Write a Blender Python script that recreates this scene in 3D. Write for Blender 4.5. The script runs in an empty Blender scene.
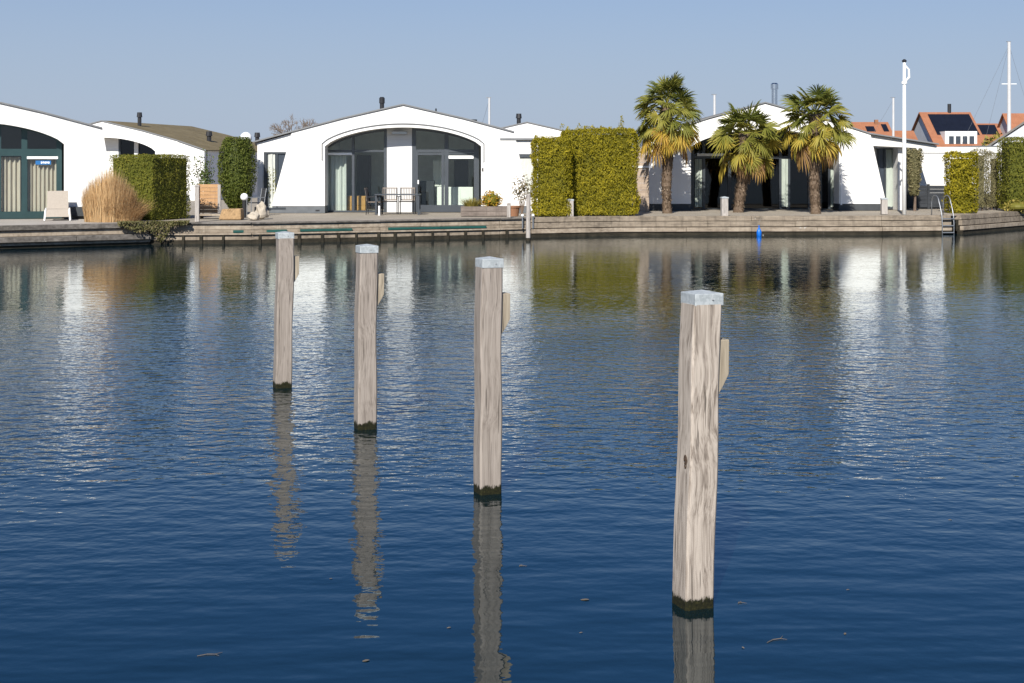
import bpy, bmesh, math, random
import numpy as np
from mathutils import Vector, Matrix, noise

random.seed(7); rng = np.random.default_rng(7)
PI = math.pi; R = math.radians
S = bpy.context.scene
COL = S.collection

# ------------------------------------------------------------------ survey constants
F = 1422.0            # focal length of a 50 mm lens over a 1024 px wide frame
HZ = 165.0            # horizon row of the photograph
CAMZ = 2.42           # eye above the water
DECK = 0.65           # quay level above the water
EYE = CAMZ - DECK
def wx(px, Y): return (px - 512.0) / F * Y
def wz(py, Y): return CAMZ - (py - HZ) / F * Y
def ground_y(py): return EYE * F / (py - HZ)      # distance of a foot point seen on the deck

# ------------------------------------------------------------------ object helpers
def tag(o, label=None, cat=None, group=None, kind=None):
    if label: o['label'] = label
    if cat: o['category'] = cat
    if group: o['group'] = group
    if kind: o['kind'] = kind
    return o
def thing(name, label, cat, loc=(0, 0, 0), rz=0, group=None):
    o = bpy.data.objects.new(name, None); COL.objects.link(o)
    o.location = loc; o.rotation_euler = (0, 0, rz); o.empty_display_size = 0.2
    return tag(o, label, cat, group)
def copy_tree(o, parent=None):
    c = o.copy(); COL.objects.link(c)
    if parent is not None: c.parent = parent
    for ch in list(o.children): copy_tree(ch, c)
    return c

class MB:
    """collects geometry and links it as one mesh object"""
    def __init__(s): s.v = []; s.f = []; s.t = []; s.has_t = False; s.smooth = False
    def add(s, vs, fs, tint=None):
        b = len(s.v); s.v.extend([tuple(p) for p in vs]); s.f.extend([tuple(i + b for i in q) for q in fs])
        if tint is not None: s.has_t = True
        s.t.extend([0.5 if tint is None else tint] * len(vs)); return s
    def box(s, x0, x1, y0, y1, z0, z1, tint=None):
        vs = [(x, y, z) for z in (z0, z1) for y in (y0, y1) for x in (x0, x1)]
        return s.add(vs, [(0, 2, 3, 1), (4, 5, 7, 6), (0, 1, 5, 4), (2, 6, 7, 3), (0, 4, 6, 2), (1, 3, 7, 5)], tint)
    def obox(s, c, dx, dy, dz, rz=0, tint=None):
        ca, sa = math.cos(rz), math.sin(rz); vs = []
        for z in (-.5, .5):
            for y in (-.5, .5):
                for x in (-.5, .5):
                    X, Y = x * dx, y * dy
                    vs.append((c[0] + X * ca - Y * sa, c[1] + X * sa + Y * ca, c[2] + z * dz))
        return s.add(vs, [(0, 2, 3, 1), (4, 5, 7, 6), (0, 1, 5, 4), (2, 6, 7, 3), (0, 4, 6, 2), (1, 3, 7, 5)], tint)
    def prism(s, poly, y0, y1, tint=None):
        """polygon in x,z (counter-clockwise seen from -y) pushed from y0 to y1"""
        n = len(poly)
        vs = [(x, y0, z) for x, z in poly] + [(x, y1, z) for x, z in poly]
        fs = [tuple(range(n)), tuple(range(2 * n - 1, n - 1, -1))]
        fs += [(i, i + n, (i + 1) % n + n, (i + 1) % n) for i in range(n)]
        return s.add(vs, fs, tint)
    def tube(s, pts, rad, seg=8, tint=None, cap=True):
        pts = [Vector(p) for p in pts]
        if not hasattr(rad, '__len__'): rad = [rad] * len(pts)
        vs = []; fs = []; n = len(pts); ref = None
        for i, p in enumerate(pts):
            d = (pts[min(i + 1, n - 1)] - pts[max(i - 1, 0)])
            d = d.normalized() if d.length > 1e-9 else Vector((0, 0, 1))
            if ref is None: ref = Vector((1, 0, 0)) if abs(d.x) < .8 else Vector((0, 1, 0))
            u = (ref - d * ref.dot(d)).normalized(); w = d.cross(u); ref = u
            for k in range(seg):
                a = 2 * PI * k / seg
                vs.append(p + (u * math.cos(a) + w * math.sin(a)) * rad[i])
        for i in range(n - 1):
            for k in range(seg):
                k2 = (k + 1) % seg
                fs.append((i * seg + k, i * seg + k2, (i + 1) * seg + k2, (i + 1) * seg + k))
        if cap:
            fs.append(tuple(range(seg - 1, -1, -1))); fs.append(tuple((n - 1) * seg + k for k in range(seg)))
        return s.add(vs, fs, tint)
    def ball(s, c, r, seg=14, rings=9, tint=None, sz=1.0):
        vs = []; fs = []
        for i in range(rings + 1):
            t = PI * i / rings
            for k in range(seg):
                a = 2 * PI * k / seg
                vs.append((c[0] + r * math.sin(t) * math.cos(a), c[1] + r * math.sin(t) * math.sin(a), c[2] + r * sz * math.cos(t)))
        for i in range(rings):
            for k in range(seg):
                k2 = (k + 1) % seg
                fs.append((i * seg + k, (i + 1) * seg + k, (i + 1) * seg + k2, i * seg + k2))
        return s.add(vs, fs, tint)
    def quads(s, P, tint):
        """P: array N x 4 x 3, tint: N"""
        b = len(s.v); N = len(P)
        s.v.extend(map(tuple, P.reshape(-1, 3).tolist()))
        s.f.extend([(b + 4 * i, b + 4 * i + 1, b + 4 * i + 2, b + 4 * i + 3) for i in range(N)])
        s.t.extend(np.repeat(tint, 4).tolist()); s.has_t = True; return s
    def build(s, name, mat, parent=None, smooth=False, bevel=0):
        me = bpy.data.meshes.new(name); me.from_pydata(s.v, [], s.f); me.validate(); me.update()
        if s.has_t and len(me.vertices) == len(s.t):
            a = me.attributes.new('tint', 'FLOAT', 'POINT'); a.data.foreach_set('value', np.array(s.t, dtype=np.float32))
        me.materials.append(mat)
        o = bpy.data.objects.new(name, me); COL.objects.link(o)
        if parent is not None: o.parent = parent
        if smooth:
            me.polygons.foreach_set('use_smooth', [True] * len(me.polygons))
        if bevel:
            m = o.modifiers.new('bevel', 'BEVEL'); m.width = bevel; m.segments = 2; m.limit_method = 'ANGLE'
        return o
def box_part(name, mat, parent, *a, bevel=0): return MB().box(*a).build(name, mat, parent, bevel=bevel)

# ------------------------------------------------------------------ materials
class NT:
    def __init__(s, name):
        s.m = bpy.data.materials.new(name); s.m.use_nodes = True
        s.t = s.m.node_tree; s.t.nodes.clear(); s.out = s.n('ShaderNodeOutputMaterial')
    def n(s, typ, **kw):
        nd = s.t.nodes.new(typ)
        for k, v in kw.items():
            if k.startswith('i_'): nd.inputs[k[2:].replace('_', ' ')].default_value = v
            else: setattr(nd, k, v)
        return nd
    def l(s, a, b): s.t.links.new(a, b)
    def ramp(s, fac, stops):
        r = s.n('ShaderNodeValToRGB'); e = r.color_ramp.elements
        while len(e) < len(stops): e.new(0.5)
        for q, (p, c) in zip(e, stops): q.position = p; q.color = (*c, 1) if len(c) == 3 else c
        s.l(fac, r.inputs[0]); return r.outputs[0]
    def coords(s, scale=(1, 1, 1), rand=False, rot=(0, 0, 0)):
        tc = s.n('ShaderNodeTexCoord'); mp = s.n('ShaderNodeMapping'); mp.inputs['Scale'].default_value = scale
        mp.inputs['Rotation'].default_value = rot
        src = tc.outputs['Object']
        if rand:
            oi = s.n('ShaderNodeObjectInfo'); ma = s.n('ShaderNodeVectorMath', operation='MULTIPLY_ADD')
            cb = s.n('ShaderNodeCombineXYZ')
            for k in range(3): s.l(oi.outputs['Random'], cb.inputs[k])
            s.l(cb.outputs[0], ma.inputs[0]); ma.inputs[1].default_value = (31, 17, 23); s.l(src, ma.inputs[2]); src = ma.outputs[0]
        s.l(src, mp.inputs[0]); return mp.outputs[0]
    def noise(s, vec, scale, detail=4, rough=.55, dist=0):
        nd = s.n('ShaderNodeTexNoise'); nd.inputs['Scale'].default_value = scale; nd.inputs['Detail'].default_value = detail
        nd.inputs['Roughness'].default_value = rough; nd.inputs['Distortion'].default_value = dist
        s.l(vec, nd.inputs['Vector']); return nd.outputs['Fac']
    def mix(s, fac, a, b, mode='MIX'):
        m = s.n('ShaderNodeMix', data_type='RGBA', blend_type=mode)
        for sock, v in ((m.inputs[0], fac), (m.inputs[6], a), (m.inputs[7], b)):
            if hasattr(v, 'node'): s.l(v, sock)
            elif isinstance(v, (int, float)): sock.default_value = v
            else: sock.default_value = (*v, 1)
        return m.outputs[2]
    def math(s, op, a, b=None, c=None, clamp=False):
        m = s.n('ShaderNodeMath', operation=op, use_clamp=clamp)
        for i, v in enumerate((a, b, c)):
            if v is None: continue
            if hasattr(v, 'node'): s.l(v, m.inputs[i])
            else: m.inputs[i].default_value = v
        return m.outputs[0]
    def bump(s, h, strength=.3, dist=.02):
        b = s.n('ShaderNodeBump'); b.inputs['Strength'].default_value = strength; b.inputs['Distance'].default_value = dist
        s.l(h, b.inputs['Height']); return b.outputs[0]
    def principled(s, col, rough=.7, metal=0, spec=.4, normal=None):
        p = s.n('ShaderNodeBsdfPrincipled'); p.inputs['Metallic'].default_value = metal
        p.inputs['Specular IOR Level'].default_value = spec
        if hasattr(col, 'node'): s.l(col, p.inputs['Base Color'])
        else: p.inputs['Base Color'].default_value = (*col, 1)
        if hasattr(rough, 'node'): s.l(rough, p.inputs['Roughness'])
        else: p.inputs['Roughness'].default_value = rough
        if normal is not None: s.l(normal, p.inputs['Normal'])
        s.l(p.outputs[0], s.out.inputs[0]); return p

M = {}
def simple(name, col, rough=.6, metal=0, var=.12, scale=3.0, bump=0.0, bscale=40, spec=.4):
    """plain coat with a little uneven wear"""
    t = NT(name); v = t.coords(rand=True)
    n = t.noise(v, scale, 5, .6)
    c = t.ramp(n, [(.25, tuple(x * (1 - var) for x in col)), (.75, tuple(min(1, x * (1 + var)) for x in col))])
    nm = t.bump(t.noise(v, bscale, 3), bump, .01) if bump else None
    t.principled(c, rough, metal, spec, nm); M[name] = t.m; return t.m

def plaster(name, col):
    t = NT(name); v = t.coords()
    n = t.noise(v, .7, 6, .6); st = t.noise(t.coords((5, 5, .35)), 1.6, 4, .6)
    c = t.mix(t.ramp(n, [(.35, (0, 0, 0)), (.75, (.5, .5, .5))]), col, tuple(x * .9 for x in col))
    c = t.mix(t.ramp(st, [(.55, (0, 0, 0)), (.8, (.35, .35, .35))]), c, (col[0] * .8, col[1] * .8, col[2] * .76))
    h = t.noise(v, 60, 3)
    t.principled(c, .75, 0, .25, t.bump(h, .15, .01)); M[name] = t.m
plaster('white_plaster', (.80, .79, .765)); plaster('cream_plaster', (.70, .68, .64)); plaster('grey_plaster', (.55, .56, .58))

def clapboard(name, col, step):
    t = NT(name); tc = t.n('ShaderNodeTexCoord'); sp = t.n('ShaderNodeSeparateXYZ'); t.l(tc.outputs['Object'], sp.inputs[0])
    fr = t.math('FRACT', t.math('DIVIDE', sp.outputs[2], step))
    n = t.noise(t.coords((1, 1, 6)), 2.5, 4)
    c = t.ramp(n, [(.3, tuple(x * .92 for x in col)), (.7, col)])
    t.principled(c, .55, 0, .4, t.bump(fr, .6, .012)); M[name] = t.m
clapboard('white_boarding', (.70, .70, .69), .16)

simple('plinth_grey', (.115, .125, .135), .8, var=.2, scale=4, bump=.2)
simple('plinth_dark', (.045, .05, .055), .7, var=.25, scale=4, bump=.2)
simple('anthracite', (.035, .042, .05), .4, var=.1)
simple('frame_grey', (.048, .056, .066), .4, var=.1)
simple('frame_green', (.020, .048, .050), .4, var=.15)
simple('white_paint', (.82, .82, .80), .4, var=.05)
simple('spar_white', (.50, .50, .50), .5, var=.05)
simple('white_plastic', (.85, .85, .83), .35, var=.04)
simple('black_metal', (.02, .02, .022), .45, var=.2)
simple('grey_metal', (.28, .29, .30), .4, .7, var=.15)
simple('steel', (.62, .63, .64), .22, 1.0, var=.1)
simple('dark_fabric', (.03, .032, .036), .9, var=.2)
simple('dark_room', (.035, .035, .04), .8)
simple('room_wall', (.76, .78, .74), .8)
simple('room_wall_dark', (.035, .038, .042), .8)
simple('room_floor', (.30, .27, .23), .6)
simple('ochre_wood', (.42, .22, .055), .6, var=.2, scale=6)
simple('beige_sling', (.36, .315, .265), .85, var=.1, scale=20)
simple('rope_straw', (.33, .215, .11), .95, var=.35, scale=14, bump=.8, bscale=60)
simple('pale_stone', (.40, .35, .28), .9, var=.25, scale=5, bump=.5, bscale=18)
simple('terracotta', (.24, .115, .06), .85, var=.2)
simple('blue_plastic', (.004, .13, .55), .35, var=.1)
simple('blue_sticker', (.02, .13, .34), .4, var=.05)
simple('fender_green', (.012, .07, .058), .5, var=.3, scale=2)
simple('roof_felt', (.16, .15, .14), .9, var=.2, scale=2, bump=.3)
simple('roof_edge', (.17, .175, .18), .6, var=.15)
simple('grass_tussock_soil', (.10, .075, .05), .95, var=.3, bump=.5)
simple('interior_white', (.74, .75, .68), .5, var=.05)
simple('solar_glass', (.008, .010, .018), .45, var=.2, scale=1, spec=.25)
simple('dark_window', (.045, .055, .07), .12, var=.2)
simple('brown_bark', (.14, .10, .075), .95, var=.4, scale=9, bump=.8, bscale=30)
simple('twig_bark', (.20, .16, .13), .95, var=.3, scale=4)
simple('knot_wood', (.05, .032, .022), .9, var=.4, scale=90)
simple('leaf_litter', (.13, .11, .08), .8, var=.3)

def roof_tiles(name, a, b, sc=(3.2, 1, 2.6)):
    t = NT(name); v = t.coords()
    tc = t.n('ShaderNodeTexCoord'); sp = t.n('ShaderNodeSeparateXYZ'); t.l(tc.outputs['Object'], sp.inputs[0])
    rows = t.math('FRACT', t.math('MULTIPLY', sp.outputs[2], sc[2])); cols = t.math('SINE', t.math('MULTIPLY', sp.outputs[0], sc[0] * 6.28))
    n = t.noise(v, 1.2, 6, .65); n2 = t.noise(v, 9, 3)
    c = t.ramp(t.math('ADD', t.math('MULTIPLY', n, .6), t.math('MULTIPLY', n2, .4)), [(.3, a), (.7, b)])
    h = t.math('ADD', rows, t.math('MULTIPLY', cols, .3))
    t.principled(c, .85, 0, .3, t.bump(h, .6, .03)); M[name] = t.m
roof_tiles('orange_tiles', (.25, .10, .052), (.36, .155, .082))
roof_tiles('mossy_shingles', (.11, .085, .042), (.22, .175, .095))

def glass(name, tint, refl=1.0):
    t = NT(name); fr = t.n('ShaderNodeFresnel'); 
    ge = t.n('ShaderNodeNewGeometry'); t.l(t.math('ADD', 1.5, t.math('MULTIPLY', ge.outputs['Backfacing'], 1 / 1.5 - 1.5)), fr.inputs[0])
    tr = t.n('ShaderNodeBsdfTransparent'); tr.inputs[0].default_value = (*tint, 1)
    gl = t.n('ShaderNodeBsdfGlossy'); gl.inputs['Roughness'].default_value = .01
    mx = t.n('ShaderNodeMixShader'); t.l(t.math('MULTIPLY', fr.outputs[0], refl), mx.inputs[0])
    t.l(tr.outputs[0], mx.inputs[1]); t.l(gl.outputs[0], mx.inputs[2]); t.l(mx.outputs[0], t.out.inputs[0]); M[name] = t.m
glass('clear_glass', (.93, .96, .95), 1.1); glass('dark_glass', (.26, .29, .32), 1.0)

def curtain(name, col):
    t = NT(name); v = t.coords((1, 1, .2)); n = t.noise(v, 14, 3)
    c = t.ramp(n, [(.3, tuple(x * .85 for x in col)), (.7, col)])
    d = t.n('ShaderNodeBsdfDiffuse'); tr = t.n('ShaderNodeBsdfTranslucent'); t.l(c, d.inputs[0]); t.l(c, tr.inputs[0])
    mx = t.n('ShaderNodeMixShader'); mx.inputs[0].default_value = .25
    t.l(d.outputs[0], mx.inputs[1]); t.l(tr.outputs[0], mx.inputs[2]); t.l(mx.outputs[0], t.out.inputs[0]); M[name] = t.m
curtain('linen_curtain', (.72, .62, .51)); curtain('pale_curtain', (.76, .78, .72)); curtain('mint_curtain', (.55, .61, .54))

def leafy(name, stops, trans=.28, nscale=1.4, namp=.35, rough=.6):
    """foliage: hue from each leaf's own tint plus slow change over the plant"""
    t = NT(name); at = t.n('ShaderNodeAttribute', attribute_name='tint')
    n = t.noise(t.coords(rand=True), nscale, 3, .6)
    f = t.math('ADD', t.math('MULTIPLY', at.outputs['Fac'], 1 - namp), t.math('MULTIPLY', n, namp), clamp=True)
    c = t.ramp(f, stops)
    d = t.n('ShaderNodeBsdfPrincipled'); d.inputs['Roughness'].default_value = rough; d.inputs['Specular IOR Level'].default_value = .25
    tr = t.n('ShaderNodeBsdfTranslucent'); t.l(c, d.inputs['Base Color']); t.l(c, tr.inputs[0])
    mx = t.n('ShaderNodeMixShader'); mx.inputs[0].default_value = trans
    t.l(d.outputs[0], mx.inputs[1]); t.l(tr.outputs[0], mx.inputs[2]); t.l(mx.outputs[0], t.out.inputs[0]); M[name] = t.m
leafy('golden_thuja', [(.1, (.085, .085, .005)), (.5, (.25, .215, .010)), (.9, (.42, .34, .018))])
leafy('green_thuja', [(.1, (.035, .055, .008)), (.5, (.075, .10, .014)), (.9, (.13, .15, .02))])
leafy('olive_thuja', [(.1, (.065, .075, .008)), (.5, (.145, .15, .017)), (.9, (.25, .22, .03))])
leafy('dark_conifer', [(.1, (.035, .05, .008)), (.5, (.09, .115, .017)), (.9, (.16, .17, .03))])
leafy('greygreen_shrub', [(.1, (.09, .085, .04)), (.5, (.20, .18, .085)), (.9, (.33, .28, .15))])
leafy('brown_shrub', [(.1, (.10, .08, .04)), (.5, (.22, .18, .09)), (.9, (.36, .29, .16))])
leafy('straw_grass', [(.1, (.30, .19, .095)), (.5, (.58, .385, .19)), (.9, (.76, .57, .32))], .35, namp=.2)
leafy('palm_leaf', [(.05, (.06, .085, .015)), (.3, (.155, .17, .028)), (.52, (.28, .26, .05)), (.68, (.42, .33, .05)), (.82, (.52, .32, .05)), (.95, (.30, .18, .09))], .35, namp=.1)
leafy('autumn_shrub', [(.1, (.06, .08, .012)), (.4, (.22, .19, .02)), (.6, (.48, .30, .03)), (.9, (.45, .14, .02))])
leafy('yellow_grass', [(.1, (.12, .13, .02)), (.5, (.30, .25, .05)), (.9, (.48, .37, .10))])
leafy('bush_green', [(.1, (.035, .06, .012)), (.5, (.09, .13, .03)), (.9, (.17, .20, .06))])
leafy('ivy_leaf', [(.1, (.05, .055, .015)), (.5, (.12, .115, .04)), (.9, (.26, .20, .10))])
leafy('sparse_leaf', [(.1, (.06, .07, .025)), (.5, (.17, .14, .06)), (.9, (.34, .24, .14))])
leafy('fibre', [(.1, (.055, .038, .025)), (.5, (.15, .105, .07)), (.9, (.30, .23, .165))], .1)

def weathered_wood(name, pale, mid, dark, algae=False):
    t = NT(name); v = t.coords((1, 1, .022), rand=True, rot=(0, R(1.2), 0))
    warp = t.noise(t.coords((1, 1, .7), rand=True), 2.6, 1)
    ad = t.n('ShaderNodeVectorMath', operation='MULTIPLY_ADD'); cb = t.n('ShaderNodeCombineXYZ')
    t.l(warp, cb.inputs[0]); t.l(warp, cb.inputs[1]); t.l(cb.outputs[0], ad.inputs[0]); ad.inputs[1].default_value = (.13, .13, 0); t.l(v, ad.inputs[2])
    g1 = t.noise(ad.outputs[0], 46, 3, .6); g2 = t.noise(ad.outputs[0], 170, 3, .65); big = t.noise(t.coords((1, 1, .6), rand=True), 2.2, 3)
    g = t.math('ADD', t.math('MULTIPLY', g1, .62), t.math('MULTIPLY', g2, .38))
    c = t.ramp(g, [(.36, dark), (.45, mid), (.53, pale), (.62, tuple(min(1, x * 1.15) for x in pale))])
    c = t.mix(t.ramp(big, [(.4, (0, 0, 0)), (.7, (.5, .5, .5))]), c, mid)
    cracks = t.noise(t.coords((1, 1, .035), rand=True), 60, 2)
    c = t.mix(t.ramp(cracks, [(.66, (0, 0, 0)), (.70, (.8, .8, .8))]), c, tuple(x * .35 for x in dark))
    if algae:
        tc = t.n('ShaderNodeTexCoord'); sp = t.n('ShaderNodeSeparateXYZ'); t.l(tc.outputs['Object'], sp.inputs[0])
        edge = t.noise(t.coords((1, 1, .35), rand=True), 26, 5, .75)
        lvl = t.math('SUBTRACT', t.math('MULTIPLY', edge, .13), t.math('SUBTRACT', sp.outputs[2], .005))
        k = t.math('MULTIPLY', lvl, 60, clamp=True)
        al = t.ramp(t.noise(t.coords(rand=True), 60, 4), [(.3, (.004, .0045, .002)), (.6, (.016, .016, .005)), (.8, (.05, .045, .015))])
        stain = t.math('MULTIPLY', t.math('SUBTRACT', .30, sp.outputs[2]), 2.2, clamp=True)
        c = t.mix(t.math('MULTIPLY', stain, .45), c, tuple(x * .8 for x in mid))
        c = t.mix(k, c, al)
    t.principled(c, .85, 0, .2, t.bump(g, .5, .006)); M[name] = t.m
weathered_wood('post_pale', (.42, .365, .31), (.29, .245, .205), (.135, .11, .09), True)
weathered_wood('post_grey', (.305, .265, .23), (.245, .21, .18), (.15, .125, .105), True)
weathered_wood('block_wood', (.36, .31, .235), (.28, .235, .175), (.18, .15, .11))
weathered_wood('grey_post', (.40, .37, .34), (.33, .30, .27), (.21, .19, .17))

def plank(name, pale, mid, dark, ax=(.12, 1, 1)):
    t = NT(name); v = t.coords(ax, rand=True)
    g = t.noise(v, 14, 4, .6); n = t.noise(t.coords(), 2.0, 5, .7); st = t.noise(t.coords((3, 3, .3)), 2.5, 4)
    c = t.ramp(t.math('ADD', t.math('MULTIPLY', g, .5), t.math('MULTIPLY', n, .5)), [(.34, dark), (.5, mid), (.66, pale)])
    c = t.mix(t.ramp(st, [(.5, (0, 0, 0)), (.72, (.4, .4, .4))]), c, tuple(x * .6 for x in dark))
    sp_ = t.noise(t.coords(), 1.1, 5, .85)
    c = t.mix(t.ramp(sp_, [(.66, (0, 0, 0)), (.70, (.7, .7, .7))]), c, (.55, .53, .49))
    t.principled(c, .9, 0, .2, t.bump(g, .4, .01)); M[name] = t.m
plank('quay_dark', (.22, .20, .18), (.14, .125, .11), (.06, .055, .05))
plank('quay_pale', (.42, .36, .28), (.31, .255, .195), (.17, .135, .10))
plank('quay_mid', (.34, .285, .22), (.25, .205, .155), (.12, .10, .078))
plank('quay_wet', (.05, .042, .03), (.03, .026, .018), (.012, .011, .008))
plank('warm_fence', (.52, .32, .17), (.44, .26, .13), (.30, .17, .085))
plank('planter_wood', (.25, .21, .18), (.17, .14, .12), (.09, .075, .065))
plank('tan_board', (.46, .37, .29), (.38, .30, .23), (.25, .19, .15))
plank('fence_grey', (.05, .055, .062), (.038, .042, .048), (.025, .028, .032))

def galvanised():
    t = NT('galvanised'); v = t.coords(rand=True)
    vo = t.n('ShaderNodeTexVoronoi'); vo.inputs['Scale'].default_value = 60; t.l(v, vo.inputs['Vector'])
    sp = t.n('ShaderNodeSeparateColor'); t.l(vo.outputs['Color'], sp.inputs[0])
    n = t.noise(v, 18, 4)
    f = t.math('ADD', t.math('MULTIPLY', sp.outputs[0], .35), t.math('MULTIPLY', n, .65))
    c = t.ramp(f, [(.3, (.33, .36, .37)), (.7, (.47, .50, .505))])
    t.principled(c, .6, .25, .4); M['galvanised'] = t.m
galvanised()

def paving():
    t = NT('paving'); v = t.coords()
    br = t.n('ShaderNodeTexBrick'); br.inputs['Scale'].default_value = 2.2; t.l(v, br.inputs['Vector'])
    br.inputs['Color1'].default_value = (.36, .315, .25, 1); br.inputs['Color2'].default_value = (.30, .26, .21, 1)
    br.inputs['Mortar'].default_value = (.16, .14, .12, 1); br.inputs['Mortar Size'].default_value = .012
    n = t.noise(v, .8, 6, .65); n2 = t.noise(v, 12, 4)
    c = t.mix(t.ramp(n, [(.4, (0, 0, 0)), (.7, (.7, .7, .7))]), br.outputs[0], (.24, .21, .16))
    c = t.mix(t.ramp(n2, [(.45, (0, 0, 0)), (.8, (.5, .5, .5))]), c, (.42, .39, .34))
    t.principled(c, .9, 0, .2, t.bump(n2, .3, .01)); M['paving'] = t.m
paving()
def pale_deck():
    t = NT('pale_deck'); v = t.coords(); n = t.noise(v, 1.0, 6, .65); n2 = t.noise(v, 14, 4)
    c = t.ramp(t.math('ADD', t.math('MULTIPLY', n, .5), t.math('MULTIPLY', n2, .5)), [(.35, (.30, .27, .24)), (.65, (.43, .40, .36))])
    t.principled(c, .9, 0, .2, t.bump(n2, .3, .01)); M['pale_deck'] = t.m
pale_deck()
def meadow():
    t = NT('meadow'); n = t.noise(t.coords(), .05, 6, .7)
    t.principled(t.ramp(n, [(.35, (.05, .07, .025)), (.65, (.12, .11, .06))]), .95, 0, .1); M['meadow'] = t.m
meadow()

def water_mat():
    t = NT('canal_water')
    tc = t.n('ShaderNodeTexCoord'); pos = tc.outputs['Object']
    def wavenoise(sx, sy, rot, detail, rough=.5, dist=0.0):
        mp = t.n('ShaderNodeMapping'); mp.inputs['Scale'].default_value = (sx, sy, 1); mp.inputs['Rotation'].default_value = (0, 0, R(rot))
        t.l(pos, mp.inputs[0]); return t.noise(mp.outputs[0], 1.0, detail, rough, dist)
    sp = t.n('ShaderNodeSeparateXYZ'); t.l(pos, sp.inputs[0])
    patch = wavenoise(.10, .16, 10, 2)                       # wind patches
    mr = t.n('ShaderNodeMapRange'); mr.interpolation_type = 'SMOOTHSTEP'
    mr.inputs['From Min'].default_value = 7.2; mr.inputs['From Max'].default_value = 14.5
    yy = t.math('ADD', sp.outputs[1], t.math('MULTIPLY', t.math('SUBTRACT', patch, .5), 7.0))
    yy = t.math('ADD', yy, t.math('MULTIPLY', sp.outputs[0], -.22))
    t.l(yy, mr.inputs['Value']); wind = mr.outputs[0]
    gust = t.math('MULTIPLY', wavenoise(.25, .5, -14, 3), 1.0)
    a = wavenoise(3.9, 5.2, 18, 2, .45)                        # ripples about 20 cm
    b = wavenoise(9.5, 11.5, -20, 2, .5)                       # finer ripples
    c = wavenoise(1.1, 3.2, -12, 2, .45)                     # long soft undulation
    lee = t.n('ShaderNodeMapRange'); lee.interpolation_type = 'SMOOTHSTEP'       # calmer water in the lee of the far bank
    lee.inputs['From Min'].default_value = 12; lee.inputs['From Max'].default_value = 31; lee.inputs['To Min'].default_value = 1; lee.inputs['To Max'].default_value = .20
    t.l(t.math('ADD', sp.outputs[1], t.math('MULTIPLY', t.math('SUBTRACT', patch, .5), 14.0)), lee.inputs['Value'])
    amp_w = t.math('MULTIPLY', t.math('ADD', .08, t.math('MULTIPLY', wind, .92)), lee.outputs[0])
    amp = t.math('MULTIPLY', amp_w, t.math('ADD', .55, t.math('MULTIPLY', gust, .9)))
    h = t.math('MULTIPLY', t.math('MULTIPLY', a, .021), amp)
    h = t.math('ADD', h, t.math('MULTIPLY', t.math('MULTIPLY', b, .0105), amp))
    h = t.math('ADD', h, t.math('MULTIPLY', t.math('MULTIPLY', c, .010), t.math('POWER', lee.outputs[0], .7)))
    bp = t.n('ShaderNodeBump'); bp.inputs['Strength'].default_value = 1.0; bp.inputs['Distance'].default_value = 1.0
    t.l(h, bp.inputs['Height'])
    fr = t.n('ShaderNodeFresnel'); fr.inputs[0].default_value = 1.75; t.l(bp.outputs[0], fr.inputs['Normal'])
    df = t.n('ShaderNodeBsdfDiffuse'); df.inputs[0].default_value = (.0010, .0095, .014, 1)
    gl = t.n('ShaderNodeBsdfGlossy'); gl.inputs['Roughness'].default_value = .015; t.l(bp.outputs[0], gl.inputs['Normal'])
    gl.inputs[0].default_value = (.94, .99, 1, 1)
    mx = t.n('ShaderNodeMixShader'); t.l(fr.outputs[0], mx.inputs[0]); t.l(df.outputs[0], mx.inputs[1]); t.l(gl.outputs[0], mx.inputs[2])
    t.l(mx.outputs[0], t.out.inputs[0]); M['water'] = t.m
water_mat()

# ------------------------------------------------------------------ camera, sun, sky
cam = bpy.data.cameras.new('camera'); cam.lens = 50; cam.sensor_width = 36; cam.sensor_fit = 'HORIZONTAL'
cam.shift_y = -(341.5 - HZ) / 1024.0; cam.clip_start = .1; cam.clip_end = 4000
co = bpy.data.objects.new('camera', cam); COL.objects.link(co); co.location = (0, 0, CAMZ); co.rotation_euler = (R(90), 0, 0)
S.camera = co
SUN_EL, SUN_AZ = R(36), R(-103)
sd = Vector((math.cos(SUN_EL) * math.cos(SUN_AZ), math.cos(SUN_EL) * math.sin(SUN_AZ), math.sin(SUN_EL)))
L = bpy.data.lights.new('sun', 'SUN'); L.energy = 4.9; L.angle = R(.55); L.color = (1.0, .95, .87)
lo = bpy.data.objects.new('sun', L); COL.objects.link(lo); lo.rotation_euler = sd.to_track_quat('Z', 'Y').to_euler(); lo.location = (0, -20, 40)
W = bpy.data.worlds.new('World'); S.world = W; W.use_nodes = True
nt = W.node_tree; bg = nt.nodes['Background']; sky = nt.nodes.new('ShaderNodeTexSky'); sky.sky_type = 'NISHITA'; sky.sun_disc = False
sky.sun_elevation = SUN_EL; sky.sun_rotation = math.atan2(sd.x, sd.y); sky.altitude = 0; sky.air_density = 1.0; sky.dust_density = 1.0; sky.ozone_density = 10.0
wb = nt.nodes.new('ShaderNodeMix'); wb.data_type = 'RGBA'; wb.blend_type = 'MULTIPLY'; wb.inputs[0].default_value = 1
wb.inputs[7].default_value = (.64, .79, .89, 1)      # white balance of the sky
nt.links.new(sky.outputs[0], wb.inputs[6])
wg = nt.nodes.new('ShaderNodeNewGeometry'); wsep = nt.nodes.new('ShaderNodeSeparateXYZ'); nt.links.new(wg.outputs['Incoming'], wsep.inputs[0])
wr = nt.nodes.new('ShaderNodeMapRange'); wr.interpolation_type = 'SMOOTHSTEP'; nt.links.new(wsep.outputs[2], wr.inputs['Value'])
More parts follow.
